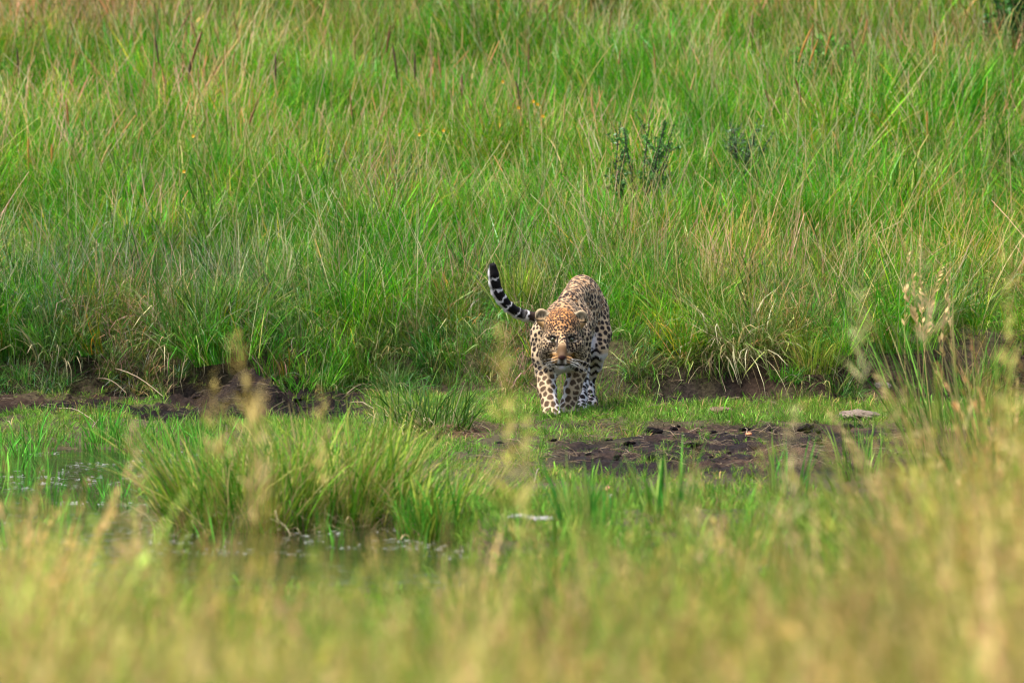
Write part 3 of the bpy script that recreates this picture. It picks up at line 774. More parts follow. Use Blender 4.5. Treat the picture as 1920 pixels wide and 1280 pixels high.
def patch(nsub, nb, rad, h0, h1, w, lean, arch, pal, pw, stalks=0, seeds=0.0, hue=0.28):
    """a patch of meadow: several tufts, each with its own tilt, height and hue"""
    parts = []
    for s in range(nsub):
        r = rad * math.sqrt(prng.uniform()); a = prng.uniform(0, 6.28); hs = prng.uniform(0.6, 1.15)
        v, f, cc = blades(nb, h0 * hs, h1 * hs, w, 0.07, lean, arch * prng.uniform(0.6, 1.5), pal, prng, pw=pw, lean_bias=tuple(prng.normal(0, 0.26, 2)))
        v = v + np.array([r * math.cos(a), r * math.sin(a), 0])
        parts.append((v, f, cc * (1 + prng.normal(0, hue, 3) * np.array([1, 0.6, 0.5])).clip(0.5, 1.7)))
    for k in range(stalks):
        r = rad * math.sqrt(prng.uniform()); a = prng.uniform(0, 6.28); h = prng.uniform(0.9, 1.35) * h1
        az = prng.uniform(0, 6.28); l = abs(prng.normal(0, 0.25)); cu = abs(prng.normal(0.1, 0.15)); t = np.linspace(0, 1, 6)[:, None]
        dv = np.array([math.cos(az), math.sin(az), 0])
        path = np.array([r * math.cos(a), r * math.sin(a), 0]) + t * np.array([0, 0, h]) * math.cos(l) + dv * (t * math.sin(l) + t ** 2 * cu) * h
        tv, tf = tube(path, 0.0022, 0.0014, 3)
        c = np.array([(0.42, 0.36, 0.17), (0.36, 0.33, 0.11), (0.48, 0.42, 0.25), (0.36, 0.26, 0.10)][prng.integers(4)])
        parts.append((tv, tf, c))
        if prng.uniform() < seeds:
            sv, sf = tube(path[-2:] + np.array([0, 0, 0.0]), 0.0034, 0.002, 4)
            parts.append((sv, sf, np.array([(0.30, 0.17, 0.05), (0.40, 0.27, 0.09), (0.17, 0.10, 0.05)][prng.integers(3)])))
    return cat(parts)
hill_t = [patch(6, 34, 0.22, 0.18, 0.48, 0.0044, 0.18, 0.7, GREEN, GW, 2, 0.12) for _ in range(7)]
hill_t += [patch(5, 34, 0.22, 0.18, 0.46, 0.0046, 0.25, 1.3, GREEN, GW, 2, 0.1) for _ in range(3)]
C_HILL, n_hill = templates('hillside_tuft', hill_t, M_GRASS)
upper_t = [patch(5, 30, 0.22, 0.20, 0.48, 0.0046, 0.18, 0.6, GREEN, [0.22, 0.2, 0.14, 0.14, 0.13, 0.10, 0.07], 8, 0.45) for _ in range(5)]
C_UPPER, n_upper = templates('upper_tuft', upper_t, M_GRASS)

bank_pal = [(0.05, 0.14, 0.018), (0.085, 0.19, 0.02), (0.13, 0.22, 0.03), (0.26, 0.24, 0.10), (0.38, 0.32, 0.19), (0.20, 0.27, 0.14)]
bank_t = [patch(3, 34, 0.10, 0.22, 0.55, 0.0055, 0.32, 1.8, bank_pal, [.24, .22, .17, .15, .12, .10], 1, 0) for _ in range(6)]
C_BANK, n_bank = templates('bank_tuft', bank_t, M_GRASS)

short_pal = [(0.08, 0.23, 0.018), (0.12, 0.27, 0.025), (0.16, 0.28, 0.035), (0.22, 0.25, 0.06), (0.30, 0.23, 0.10)]
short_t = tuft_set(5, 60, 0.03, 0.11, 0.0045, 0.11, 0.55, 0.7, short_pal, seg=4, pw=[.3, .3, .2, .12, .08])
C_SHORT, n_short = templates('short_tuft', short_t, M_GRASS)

shoot_pal = [(0.06, 0.27, 0.025), (0.09, 0.31, 0.03), (0.14, 0.30, 0.04)]
shoot_t = tuft_set(4, 16, 0.07, 0.22, 0.006, 0.07, 0.18, 0.35, shoot_pal, seg=4)
C_SHOOT, n_shoot = templates('pool_shoot', shoot_t, M_GRASS)

def straw_tuft(nb, ns, h0, h1, kind):
    gp = {'straw': [(0.26, 0.24, 0.025), (0.42, 0.31, 0.07), (0.54, 0.40, 0.13), (0.46, 0.29, 0.10)], 'green': [(0.08, 0.25, 0.02), (0.13, 0.29, 0.02), (0.22, 0.30, 0.03)],
          'olive': [(0.18, 0.24, 0.02), (0.27, 0.27, 0.03), (0.12, 0.20, 0.02)]}[kind]
    parts = [blades(nb, h0 * 0.45, h1 * (0.9 if kind != 'straw' else 0.85), 0.0060, 0.09, 0.14, 0.4, gp, prng, seg=4)]
    sp_ = {'straw': [(0.54, 0.38, 0.12), (0.62, 0.46, 0.19), (0.48, 0.33, 0.10), (0.55, 0.33, 0.16)], 'green': [(0.35, 0.36, 0.07)], 'olive': [(0.42, 0.36, 0.07), (0.48, 0.36, 0.11)]}[kind]
    col0 = np.array(sp_[prng.integers(len(sp_))])
    for i in range(ns):
        h = prng.uniform(h0, h1); az = prng.uniform(0, 6.28); l = abs(prng.normal(0, 0.14)); cu = abs(prng.normal(0.12, 0.12))
        t = np.linspace(0, 1, 6)[:, None]; r0 = prng.uniform(0, 0.07); a0 = prng.uniform(0, 6.28)
        dirv = np.array([math.cos(az), math.sin(az), 0])
        path = np.array([math.cos(a0) * r0, math.sin(a0) * r0, 0]) + t * np.array([0, 0, h]) * math.cos(l) + dirv * (t * math.sin(l) + t ** 2 * cu) * h
        tv, tf = tube(path, 0.0017, 0.0010, 3)
        c = col0 * prng.uniform(0.8, 1.15)
        parts.append((tv, tf, c * np.array([0.8, 0.95, 0.75])))
        parts.append(plume(prng, path, 22, prng.uniform(0.28, 0.5), 0.05, c, 0.28, 0.11))
    return cat(parts)
straw_t = [straw_tuft(44, 12, 0.6, 1.0, 'straw') for _ in range(4)] + [straw_tuft(40, 3, 0.5, 1.0, 'green') for _ in range(3)] + [straw_tuft(32, 6, 0.55, 1.0, 'olive') for _ in range(4)]
C_FORE, n_fore = templates('straw_tuft', straw_t, M_STRAW_I)

# --- hillside
def hill_tint(x, y):
    a = fbm(x * 0.55 + 4, y * 0.35, 101); b = fbm(x * 1.6, y * 1.1, 102); c = rng.uniform(0.75, 1.25, len(x)) * (1 + 0.7 * (fbm(x * 2.3, y * 1.2, 107) - 0.5))
    px = px_of(x, y)
    ochre = np.clip(sstep(50.0, 54.5, y) * (0.20 + 0.5 * sstep(700, 100, px) + 0.25 * sstep(1200, 1700, px)) + 1.2 * (a - 0.55), 0, 1)
    yel = np.clip(sstep(1000, 1400, px) * sstep(47.5, 43.5, y) * 0.7 + (b - 0.5) * 1.2, 0, 1)
    deep = np.clip(sstep(700, 250, px) * sstep(45.5, 43.0, y) + 1.5 * (0.45 - b), 0, 1)  # darker tint: shade of the lower left bank painted in, plus random patches
    t = np.ones((len(x), 3))
    t = t + (np.array([1.75, 1.15, 1.5]) - t) * ochre[:, None] * 0.75
    t = t + (np.array([1.75, 1.22, 0.9]) - t) * yel[:, None] * 0.8
    t = t + (np.array([0.56, 0.76, 1.0]) - t) * deep[:, None] * 0.7
    dry = sstep(0.60, 0.70, fbm(x * 1.4 + 9, y * 1.0, 109))
    t = t + (np.array([2.1, 1.15, 1.9]) - t) * dry[:, None] * 0.6
    return t * c[:, None] * np.array([0.90, 0.97, 0.88])
def hill_d(x, y):
    mk = 1 - 0.8 * mud_mask(x, y) * (x > 0.5)
    g = fbm(x * 1.9, y * 1.4, 103)
    return mk * (y > bank_foot(x) + 0.16) * sstep(0.27, 0.46, g) * np.where(y < bank_foot(x) + 1.3, 0.55, 1) * np.where(y > 57, 0.6, 1)
def sc_hill(x, y):
    return (0.35 + 1.3 * fbm(x * 1.3, y * 0.9, 104)) * rng.uniform(0.75, 1.25, len(x)) * (0.78 + 0.22 * sstep(43.5, 46, y))
x, y = field(4500 if LOW else 8200, 41.6, 60.5, 1.6, hill_d)
upm = rng.uniform(0, 1, len(x)) < np.clip(sstep(48.5, 53.5, y) * (0.25 + 0.4 * sstep(700, 100, px_of(x, y)) + 0.25 * sstep(1200, 1700, px_of(x, y))), 0, 0.7)
for nm, lab, cc_, nn_, mk in (('hillside_grass', 'dense green meadow grass covering the slope behind the leopard', C_HILL, n_hill, ~upm),
                              ('seeding_grass', 'tawny seeding grass mixed through the top of the slope', C_UPPER, n_upper, upm)):
    xx, yy = x[mk], y[mk]
    scatter(nm, lab, cc_, nn_, np.stack([xx, yy, hgt(xx, yy) - 0.02], 1), sc_hill(xx, yy), hill_tint(xx, yy))

# --- overhanging bank grass
x, y = field(3400 if LOW else 6600, 41.0, 48.0, 1.6, lambda x, y: (y > bank_foot(x) + 0.02 + 0.06 * (x < -0.8)) * (1 - 0.75 * sstep(1.5, 2.6, y - bank_foot(x))) * (1 - 0.85 * mud_mask(x, y) * (x > 0.5)) * sstep(0.28, 0.42, fbm(x * 1.7, y * 1.4, 113)))
sc = rng.uniform(0.5, 1.0, len(x)) * (0.65 + 0.35 * sstep(0.1, 0.8, y - bank_foot(x)))
scatter('bank_grass', 'long arching grass overhanging the earth bank', C_BANK, n_bank, np.stack([x, y, hgt(x, y) - 0.02], 1), sc, hill_tint(x, y), 0.22)

# --- short turf on the flat
def short_d(x, y):
    m = mud_mask(x, y); z = hgt(x, y)
    d = (1 - np.where(x < -0.7, 0.88, 0.72) * m) * np.where((x > -0.35) & (y < 39.3), 0.25 + 0.75 * sstep(0.42, 0.58, fbm(x * 3.1, y * 2.0, 125)), 1) * (z > 0.005) * sstep(0.18, 0.42, fbm(x * 2.4, y * 1.8, 121) + 0.3 * (y > 39.2) * (x > -0.3))
    return d * np.where((y < 36.2) & (y > 34), 0.6, 1)
x, y = field(8000 if LOW else 14000, 27.0, 43.0, 1.4, short_d)
sc = rng.uniform(0.45, 1.15, len(x)) * (0.75 + 0.5 * fbm(x * 1.3, y * 1.3, 122)) * np.where(mud_mask(x, y) > 0.4, 0.7, 1)
tn = rng.uniform(0.62, 1.1, (len(x), 1)) * (1 + (np.array([1.6, 1.0, 1.2]) - 1) * np.clip(fbm(x * 2, y * 2, 123) * 2 - 0.9, 0, 1)[:, None])
sc = sc * 0.72
scatter('short_turf', 'short bright turf on the flat ground round the mud', C_SHORT, n_short, np.stack([x, y, hgt(x, y) - 0.006], 1), sc, tn, 0.25)

# --- broad leaved weeds in the meadow
weed_t = [cat([blades(30, 0.08, 0.28, 0.013, 0.09, 0.45, 0.7, [(0.06, 0.20, 0.015), (0.10, 0.26, 0.02), (0.16, 0.28, 0.03)], prng), blades(6, 0.2, 0.36, 0.008, 0.05, 0.2, 0.3, [(0.08, 0.2, 0.02)], prng)]) for _ in range(4)]
C_WEED, n_weed = templates('leafy_weed', weed_t, M_GRASS)
x, y = field(900, 42.6, 60, 1.4, lambda x, y: (y > bank_foot(x) + 0.8) * sstep(0.54, 0.64, fbm(x * 1.5, y * 1.1, 151)))
scatter('meadow_weeds', 'broad leaved green weeds mixed through the slope grass', C_WEED, n_weed, np.stack([x, y, hgt(x, y) + 0.05], 1), rng.uniform(0.8, 1.5, len(x)), rng.uniform(0.7, 1.15, (len(x), 1)) * np.ones((1, 3)), 0.2)

# --- pale flecks laid on the water to stand in for its glints
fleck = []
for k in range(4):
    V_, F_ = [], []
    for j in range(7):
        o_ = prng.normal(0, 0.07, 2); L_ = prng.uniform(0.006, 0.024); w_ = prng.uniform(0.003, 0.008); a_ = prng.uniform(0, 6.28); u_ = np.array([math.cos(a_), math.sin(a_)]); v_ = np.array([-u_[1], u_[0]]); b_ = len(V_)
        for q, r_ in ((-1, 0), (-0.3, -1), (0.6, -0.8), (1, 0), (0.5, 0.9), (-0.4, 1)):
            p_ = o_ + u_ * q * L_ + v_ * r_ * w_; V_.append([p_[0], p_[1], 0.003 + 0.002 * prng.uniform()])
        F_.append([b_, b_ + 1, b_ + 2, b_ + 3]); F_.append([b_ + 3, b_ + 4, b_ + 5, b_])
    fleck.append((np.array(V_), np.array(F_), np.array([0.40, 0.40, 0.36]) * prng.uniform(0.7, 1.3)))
C_FLECK, n_fleck = templates('glint_fleck', fleck, M_STRAW_I)
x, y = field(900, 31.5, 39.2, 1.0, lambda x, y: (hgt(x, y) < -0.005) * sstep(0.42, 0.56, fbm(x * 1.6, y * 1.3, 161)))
scatter('pool_glints', 'pale flecks on the dark pool standing in for glints', C_FLECK, n_fleck, np.stack([x, y, x * 0], 1), rng.uniform(0.6, 1.4, len(x)), rng.uniform(0.6, 1.2, (len(x), 1)) * np.ones((1, 3)), 0.0)

# --- shoots standing in the pool
def shoot_d(x, y):
    z = hgt(x, y)
    return (z < 0.03) * (y > 32) * np.clip(sstep(37.6, 38.4, y) * sstep(40, 38.8, y) * 0.9 + 0.20 * sstep(0.48, 0.60, fbm(x * 1.1, y * 0.9, 131)) + 0.0 * x, 0, 1) + 0.6 * sstep(35.2, 34.0, y) * sstep(-0.5, -0.1, x) * (z > -0.03) * (y > 27) * sstep(0.3, 0.5, fbm(x * 2, y, 133))
x, y = field(4200, 27.5, 39.6, 1.4, shoot_d)
scatter('pool_shoots', 'bright green grass shoots standing in the shallow water', C_SHOOT, n_shoot, np.stack([x, y, np.maximum(hgt(x, y), -0.06) - 0.01], 1), rng.uniform(0.6, 1.25, len(x)) * np.where((x > -0.4) & (y < 36.5), 0.62 + 0.25 * sstep(32, 29, y), 1), rng.uniform(0.7, 1.1, (len(x), 1)) * np.where(((x > -0.4) & (y < 36.5))[:, None], np.array([[1.6, 0.85, 1.0]]), np.ones((1, 3))), 0.1)

# --- tall flowering grass on the near side
def top_line(px):
    return np.interp(px, [-400, 0, 200, 330, 480, 700, 850, 1000, 1150, 1300, 1450, 1600, 1700, 1800, 1920, 2300], [880, 910, 950, 1010, 1030, 1030, 1020, 1010, 980, 960, 930, 910, 850, 760, 700, 690])
x, y = field(2000 if LOW else 2700, 8.5, 30.5, 1.3)
px = px_of(x, y); u = rng.uniform(0, 1, len(x))
drop = 30 + np.abs(rng.normal(0, 120, len(x))); drop = np.where(u < 0.17 + 0.10 * sstep(150, 300, px) * sstep(800, 600, px), -rng.uniform(0, 150, len(x)), drop)
zt = z_at(top_line(px) + drop, y); g0 = hgt(x, y); need = zt - g0
keep_p = np.where(y > 18, 0.30 + 0.5 * sstep(30, 18, y) + 0.25 * sstep(1500, 1750, px), 1.0)
ok = (need > 0.28) & (g0 > -0.03) & (rng.uniform(0, 1, len(x)) < keep_p) & ~((y > 24) & (px > 330) & (px < 900) & (need > 0.5)); x, y, need, g0, px = x[ok], y[ok], np.clip(need[ok], 0.3, 1.3), g0[ok], px[ok]
gr = fbm(x * 2.2, y * 0.5, 141); cls = rng.choice(4, len(x), p=[.42, .25, .18, .15]); ctint = np.array([[1.1, 1.0, 1.0], [0.55, 0.9, 0.4], [1.15, 0.85, 1.1], [1.35, 1.3, 1.25]])[cls]; br = 1 + 1.6 * (fbm(x * 5, y * 0.8, 142) - 0.5)
tn = (rng.uniform(0.75, 1.15, len(x)) * br)[:, None] * ctint * (1 + (np.array([0.50, 0.95, 0.45]) - 1) * np.clip((gr - 0.60) * 5 + 0.4 * sstep(17, 26, y), 0, 1)[:, None])
scatter('tall_straw_grass', 'tall straw coloured flowering grass on the near shore', C_FORE, n_fore, np.stack([x, y, g0 - 0.02], 1), need, tn, 0.08)
print('instances', sum(len(o.data.vertices) for o in scene.objects if o.get('kind') == 'stuff' and o.modifiers))

# ------------------------------------------------------------------ things standing in the scene
tr = np.random.default_rng(123)
def ground_at(px, py, y0=30.0, y1=60.0):
    """where the line of sight through a spot in the photo meets the ground"""
    ys = np.linspace(y0, y1, 1500); d = z_at(py, ys) - hgt(x_at(px, ys), ys)
    i = np.argmax(d < 0) if (d < 0).any() else len(ys) - 1
    return float(x_at(px, ys[i])), float(ys[i]), float(hgt(x_at(px, ys[i]), ys[i]))

def slope_spot(px, py_tip, height, y0=42.6, y1=60.0):
    """ground spot on the slope from which something of this height shows its tip there"""
    ys = np.linspace(y0, y1, 1500); d = z_at(py_tip, ys) - hgt(x_at(px, ys), ys) - height
    i = int(np.argmin(np.abs(d))); return float(x_at(px, ys[i])), float(ys[i]), float(hgt(x_at(px, ys[i]), ys[i]))

def clump(name, label, catg, at, n, hmin, hmax, w, spread, lean, arch, pal, pw=None, lean_bias=(0, 0), dead=0, dead_pal=((0.30, 0.22, 0.12), (0.40, 0.33, 0.20)), plumes=0, plume_col=(0.5, 0.36, 0.14), group=None, hpow=1.0, sx=1.0):
    r = empty(name, (at[0], at[1], at[2] - 0.015), label, catg, group)
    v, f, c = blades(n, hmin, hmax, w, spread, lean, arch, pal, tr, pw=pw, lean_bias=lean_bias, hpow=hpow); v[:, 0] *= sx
    o = link('leaf_blades', mesh_from('leaf_blades', v, f, M_BLADE, c), r); tag(o, kind='stuff')
    if dead:
        v, f, c = blades(dead, hmin * 0.4, hmax * 0.7, w * 0.9, spread * 1.1, lean + 0.5, arch + 0.8, dead_pal, tr, lean_bias=lean_bias); v[:, 0] *= sx
        o = link('dead_leaves', mesh_from('dead_leaves', v, f, M_STRAW, c), r); tag(o, kind='stuff')
    if plumes:
        parts = []
        for i in range(plumes):
            t = np.linspace(0, 1, 7)[:, None]; h = tr.uniform(0.85, 1.2) * hmax; az = tr.uniform(0, 6.28); l = abs(tr.normal(0, 0.16)); cu = abs(tr.normal(0.15, 0.15))
            dv = np.array([math.cos(az), math.sin(az), 0]); q = spread * math.sqrt(tr.uniform()); a = tr.uniform(0, 6.28)
            path = np.array([q * math.cos(a) * sx, q * math.sin(a), 0]) + t * np.array([lean_bias[0], lean_bias[1], 1]) * h * math.cos(l) + dv * (t * math.sin(l) + t ** 2 * cu) * h
            tv, tf = tube(path, 0.0022, 0.0012, 3); col = np.array(plume_col) * tr.uniform(0.8, 1.2)
            parts += [(tv, tf, col), plume(tr, path, 34, tr.uniform(0.25, 0.45), 0.055, col, 0.4)]
        v, f, c = cat(parts); o = link('seed_heads', mesh_from('seed_heads', v, f, M_STRAW, c), r); tag(o, kind='stuff')
    return r

sedge = [(0.032, 0.095, 0.012), (0.050, 0.125, 0.014), (0.085, 0.16, 0.020), (0.18, 0.22, 0.09)]
lush = [(0.07, 0.22, 0.015), (0.12, 0.26, 0.02), (0.22, 0.28, 0.03), (0.34, 0.30, 0.08), (0.42, 0.32, 0.14)]
lw = [.24, .25, .22, .17, .12]
dull = [(0.05, 0.13, 0.02), (0.08, 0.17, 0.025), (0.14, 0.20, 0.05), (0.25, 0.22, 0.11), (0.24, 0.28, 0.16)]
clump('sedge_clump', 'dark green clump of broad sedge blades left of the leopard', 'sedge', ground_at(803, 802), 300, 0.10, 0.44, 0.0065, 0.24, 0.40, 0.8, sedge, [.36, .34, .2, .1], dead=200)
g1 = ground_at(452, 1012, 31.0); clump('grass_tussock', 'tall green tussock in the pool, left shoulder of the big mound', 'tussock', (g1[0], 33.2, float(hgt(g1[0], 33.2))), 1100, 0.24, 0.66, 0.0052, 0.27, 0.24, 0.5, lush, lw, dead=420, lean_bias=(-0.14, 0), sx=1.25)
clump('grass_tussock', 'highest rounded tussock at the middle of the big mound in the pool', 'tussock', (x_at(610, 33.5), 33.5, float(hgt(x_at(610, 33.5), 33.5)) - 0.02), 1350, 0.26, 0.72, 0.0052, 0.30, 0.24, 0.5, lush, lw, dead=460, sx=1.25)
clump('grass_tussock', 'low spreading tussock at the mud side of the big mound', 'tussock', (x_at(755, 33.6), 33.6, float(hgt(x_at(755, 33.6), 33.6)) - 0.02), 850, 0.18, 0.50, 0.0052, 0.28, 0.30, 0.6, lush, lw, dead=280, lean_bias=(0.15, 0), sx=1.3)
clump('grass_tussock', 'small dark tussock in front of the big mound', 'tussock', (x_at(820, 32.6), 32.6, 0.0), 380, 0.14, 0.40, 0.006, 0.18, 0.25, 0.5, [(0.05, 0.20, 0.015), (0.08, 0.24, 0.02), (0.2, 0.24, 0.03)], dead=40)
clump('grass_tussock', 'arching tussock with pale curved tips above the black muck heap', 'tussock', ground_at(345, 668, 42), 260, 0.35, 0.68, 0.0065, 0.14, 0.32, 1.25, dull, [.3, .28, .18, .10, .14], dead=60)
clump('grass_tussock', 'blue green tussock low on the far left bank', 'tussock', ground_at(105, 672, 42), 220, 0.25, 0.5, 0.0065, 0.16, 0.35, 1.1, dull, [.36, .3, .18, .10, .06], dead=50)
clump('grass_tussock', 'matted pale tussock combed flat on the bank right of the leopard', 'tussock', ground_at(1395, 668, 41.5), 260, 0.3, 0.62, 0.0065, 0.18, 0.5, 1.5, [(0.10, 0.18, 0.03), (0.24, 0.26, 0.10), (0.42, 0.38, 0.24), (0.34, 0.26, 0.12)], [.3, .27, .28, .15], lean_bias=(-0.25, 0), dead=130)
clump('grass_tussock', 'fine yellow green tuft hanging over the dark earth edge', 'tussock', ground_at(1528, 700, 41.2), 240, 0.15, 0.34, 0.005, 0.12, 0.3, 0.6, [(0.20, 0.27, 0.03), (0.30, 0.28, 0.06), (0.12, 0.22, 0.02)], dead=30)
clump('grass_tussock', 'upright fountain of fine grass just behind the curled tail', 'tussock', (x_at(972, 42.6), 42.6, float(hgt(x_at(972, 42.6), 42.6))), 230, 0.28, 0.52, 0.005, 0.09, 0.22, 0.3, [(0.13, 0.26, 0.015), (0.22, 0.30, 0.03), (0.30, 0.29, 0.07)])
clump('grass_tussock', 'bright green young tuft beside the black muck heap', 'tussock', ground_at(555, 732, 41), 90, 0.06, 0.17, 0.008, 0.10, 0.35, 0.6, [(0.07, 0.27, 0.02), (0.11, 0.30, 0.03)])
clump('grass_tussock', 'small bright tuft on the bare earth edge right of the leopard', 'tussock', ground_at(1467, 712, 41), 80, 0.06, 0.15, 0.007, 0.07, 0.4, 0.5, [(0.08, 0.28, 0.02), (0.13, 0.31, 0.03)])
clump('grass_tussock', 'tall leaning straw coloured grass clump at the pool end of the mud', 'tussock', (x_at(1835, 27.0), 27.0, float(hgt(x_at(1835, 27.0), 27.0))), 300, 0.4, 0.9, 0.0065, 0.28, 0.22, 0.4, [(0.12, 0.26, 0.02), (0.2, 0.28, 0.03), (0.36, 0.30, 0.09), (0.45, 0.36, 0.14)], lean_bias=(-0.42, 0), dead=50, plumes=7, plume_col=(0.40, 0.31, 0.12))
clump('grass_tussock', 'green rush clump rising behind the leaning straw grass', 'tussock', (x_at(1800, 35.5), 35.5, float(hgt(x_at(1800, 35.5), 35.5))), 120, 0.5, 1.0, 0.0075, 0.25, 0.16, 0.25, [(0.06, 0.20, 0.02), (0.11, 0.24, 0.03), (0.3, 0.28, 0.1)], lean_bias=(-0.2, 0), plumes=8)
for px, py, n, lab in ((1250, 960, 45, 'green reed tuft before the middle of the mud strip'), (1480, 930, 45, 'green reed tuft before the right end of the mud strip'), (1100, 990, 60, 'small green reed tuft beside the pale glint slabs'), (1620, 900, 60, 'thin green reed tuft below the long flat stone')):
    clump('reed_tuft', lab, 'reeds', ground_at(px, py, 28.0), n, 0.15, 0.40, 0.009, 0.12, 0.2, 0.3, [(0.06, 0.25, 0.03), (0.10, 0.28, 0.03), (0.2, 0.29, 0.06)])

# feathery stalks close to the lens, out of focus
def feather(tip, y, label, foot_dx=0.0, n=120, thick=0.05, length=0.5, col=(0.50, 0.38, 0.11), bend=0.06):
    bx = x_at(tip[0], y) + foot_dx; bz = float(hgt(bx, y)); tz = float(z_at(tip[1], y)); h = tz - bz
    r = empty('feathery_grass', (bx, y, bz), label, 'grass stalk')
    t = np.linspace(0, 1, 10)[:, None]
    path = np.concatenate([-foot_dx * (0.55 * t + 0.45 * t ** 2), bend * t ** 2, h * t], 1)
    v, f = tube(path, 0.0016, 0.0009, 4); link('stem', mesh_from('stem', v, f, M_STRAW, np.tile(np.array(col) * [0.8, 0.95, 0.7], (len(v), 1))), r)
    v, f, c = plume(tr, path, int(n * 0.45), length, thick * 1.5, np.array(col) * 0.95, 1.0, 0.06); tag(link('seed_plume', mesh_from('seed_plume', v, f, M_STRAW, c), r), kind='stuff')
feather((440, 625), 20.5, 'blurred tawny plume leaning in front of the black muck heap', 0.16, 170, 0.055, 0.30)
feather((395, 700), 21.5, 'short blurred tawny plume left of the muck heap plume', 0.05, 110, 0.05, 0.25)
feather((935, 600), 20.8, 'blurred golden plume rising just left of the leopard', 0.07, 260, 0.055, 0.45, (0.46, 0.39, 0.09))
feather((985, 760), 20.3, 'faint golden plume over the near forepaw', 0.015, 110, 0.05, 0.4, (0.46, 0.40, 0.10))
feather((600, 720), 22.0, 'thin blurred plume above the big tussock', 0.02, 80, 0.045, 0.3)
feather((490, 740), 21.0, 'wide blurred tan plume at the mound edge', -0.05, 120, 0.05, 0.4, (0.48, 0.33, 0.13))
feather((1490, 770), 22.0, 'grey tan plume blurring over the mud strip', -0.02, 140, 0.055, 0.4, (0.42, 0.34, 0.15))
feather((1300, 850), 21.5, 'tan plume blurring over the middle of the mud', 0.03, 110, 0.05, 0.4, (0.45, 0.34, 0.14))
feather((1610, 530), 23.0, 'fine grey plume against the right bank', 0.05, 120, 0.05, 0.25, (0.36, 0.33, 0.14))
feather((1730, 470), 23.0, 'soft brown plume high against the right bank', 0.08, 140, 0.06, 0.22, (0.36, 0.28, 0.13))
feather((1650, 690), 22.5, 'golden arching plume sweeping left over the flat stone', 0.24, 130, 0.05, 0.4, (0.46, 0.35, 0.14))
feather((1890, 480), 22.0, 'tall yellow plume at the far right edge', 0.03, 180, 0.055, 0.45, (0.46, 0.42, 0.10))
feather((245, 780), 22.5, 'small rusty plume over the left mud', 0.03, 80, 0.04, 0.25, (0.42, 0.28, 0.12))
feather((255, 900), 19.5, 'broad blurred tan plume over the open water', -0.02, 130, 0.05, 0.4, (0.54, 0.38, 0.14))

# long straws and seed spikes on the slope
def arc_path(dx, h, bend, n=9, dy=0.0):
    t = np.linspace(0, 1, n)[:, None]
    return np.concatenate([dx * t + bend * t ** 2.2, dy * t, h * t - abs(bend) * 0.35 * t ** 3], 1)
def straw(px, py, bpx, h, label, bend=0.0, col=(0.50, 0.42, 0.22), r0=0.0046, group=None):
    x, y, z = slope_spot(px, py, h); bx = x_at(bpx, y); bz = float(hgt(bx, y))
    path = arc_path(x - bx - bend, z + h - bz, bend)
    v, f = tube(path, r0, r0 * 0.45, 4); o = link('dry_straw', mesh_from('dry_straw', v, f, M_STRAW, np.tile(col, (len(v), 1))), None, (bx, y, bz))
    tag(o, label, 'grass stalk', group)
straw(345, 112, 432, 0.75, 'pale straw curving up left from the double stalk in the upper left meadow', -0.10)
straw(372, 165, 428, 0.5, 'second pale straw of the double stalk in the upper left meadow', -0.06)
straw(208, 60, 240, 0.85, 'tall straight pale straw rising at the upper left meadow')
straw(80, 60, 130, 0.8, 'tawny straw leaning left near the far left corner of the meadow', -0.05, (0.45, 0.34, 0.12))
straw(497, 185, 520, 0.6, 'pinkish straw with a nodding brown tip', 0.0, (0.45, 0.32, 0.2))
straw(1635, 85, 1625, 0.9, 'tall pale green straw standing alone at the upper right meadow', 0.0, (0.40, 0.46, 0.16))
straw(1500, 140, 1490, 0.85, 'upright pale green straw left of the tallest right meadow straw', 0.0, (0.36, 0.42, 0.18))
straw(1300, 280, 1235, 0.55, 'stout pink tan straw leaning across the dark twiggy shrub', 0.0, (0.52, 0.36, 0.22), 0.0042)
straw(1505, 340, 1488, 0.42, 'kinked pale straw standing above the right bank', 0.0, (0.52, 0.46, 0.26))
straw(1690, 415, 1550, 0.3, 'straw lying slantwise across the right bank grass', 0.0, (0.52, 0.47, 0.24), 0.004)
straw(1640, 310, 1560, 0.35, 'thin straw sloping down left above the right bank', 0.0)
straw(460, 240, 500, 0.7, 'yellow straw leaning left over the middle left slope', -0.03, (0.48, 0.42, 0.16))
straw(650, 60, 700, 0.75, 'yellow green straw leaning left at the top of the meadow', -0.06, (0.40, 0.42, 0.12))
straw(1150, 60, 1060, 0.8, 'arched tawny straw bending over near the top of the meadow', 0.22, (0.44, 0.36, 0.10))
straw(1890, 215, 1900, 0.85, 'tall tan straw at the right edge of the meadow', 0.0, (0.48, 0.36, 0.16))
straw(690, 255, 700, 0.6, 'slender green straw in the middle left meadow', 0.0, (0.26, 0.38, 0.10))
parts = []
for i in range(60):
    px = tr.uniform(20, 1900); py = tr.uniform(20, 400); col = [(0.46, 0.40, 0.17), (0.36, 0.42, 0.13), (0.46, 0.33, 0.13)][tr.integers(3)]
    x, y, z = slope_spot(px, py, tr.uniform(0.5, 0.8)); bx = x + tr.normal(0, 0.14); bz = float(hgt(bx, y)); b_ = tr.normal(0, 0.06); h = tr.uniform(0.5, 0.8)
    v, f = tube(arc_path(x - bx - b_, h, b_), 0.0028, 0.0012, 4); parts.append((v + [bx, y, bz], f, np.array(col)))
SPIKES = []
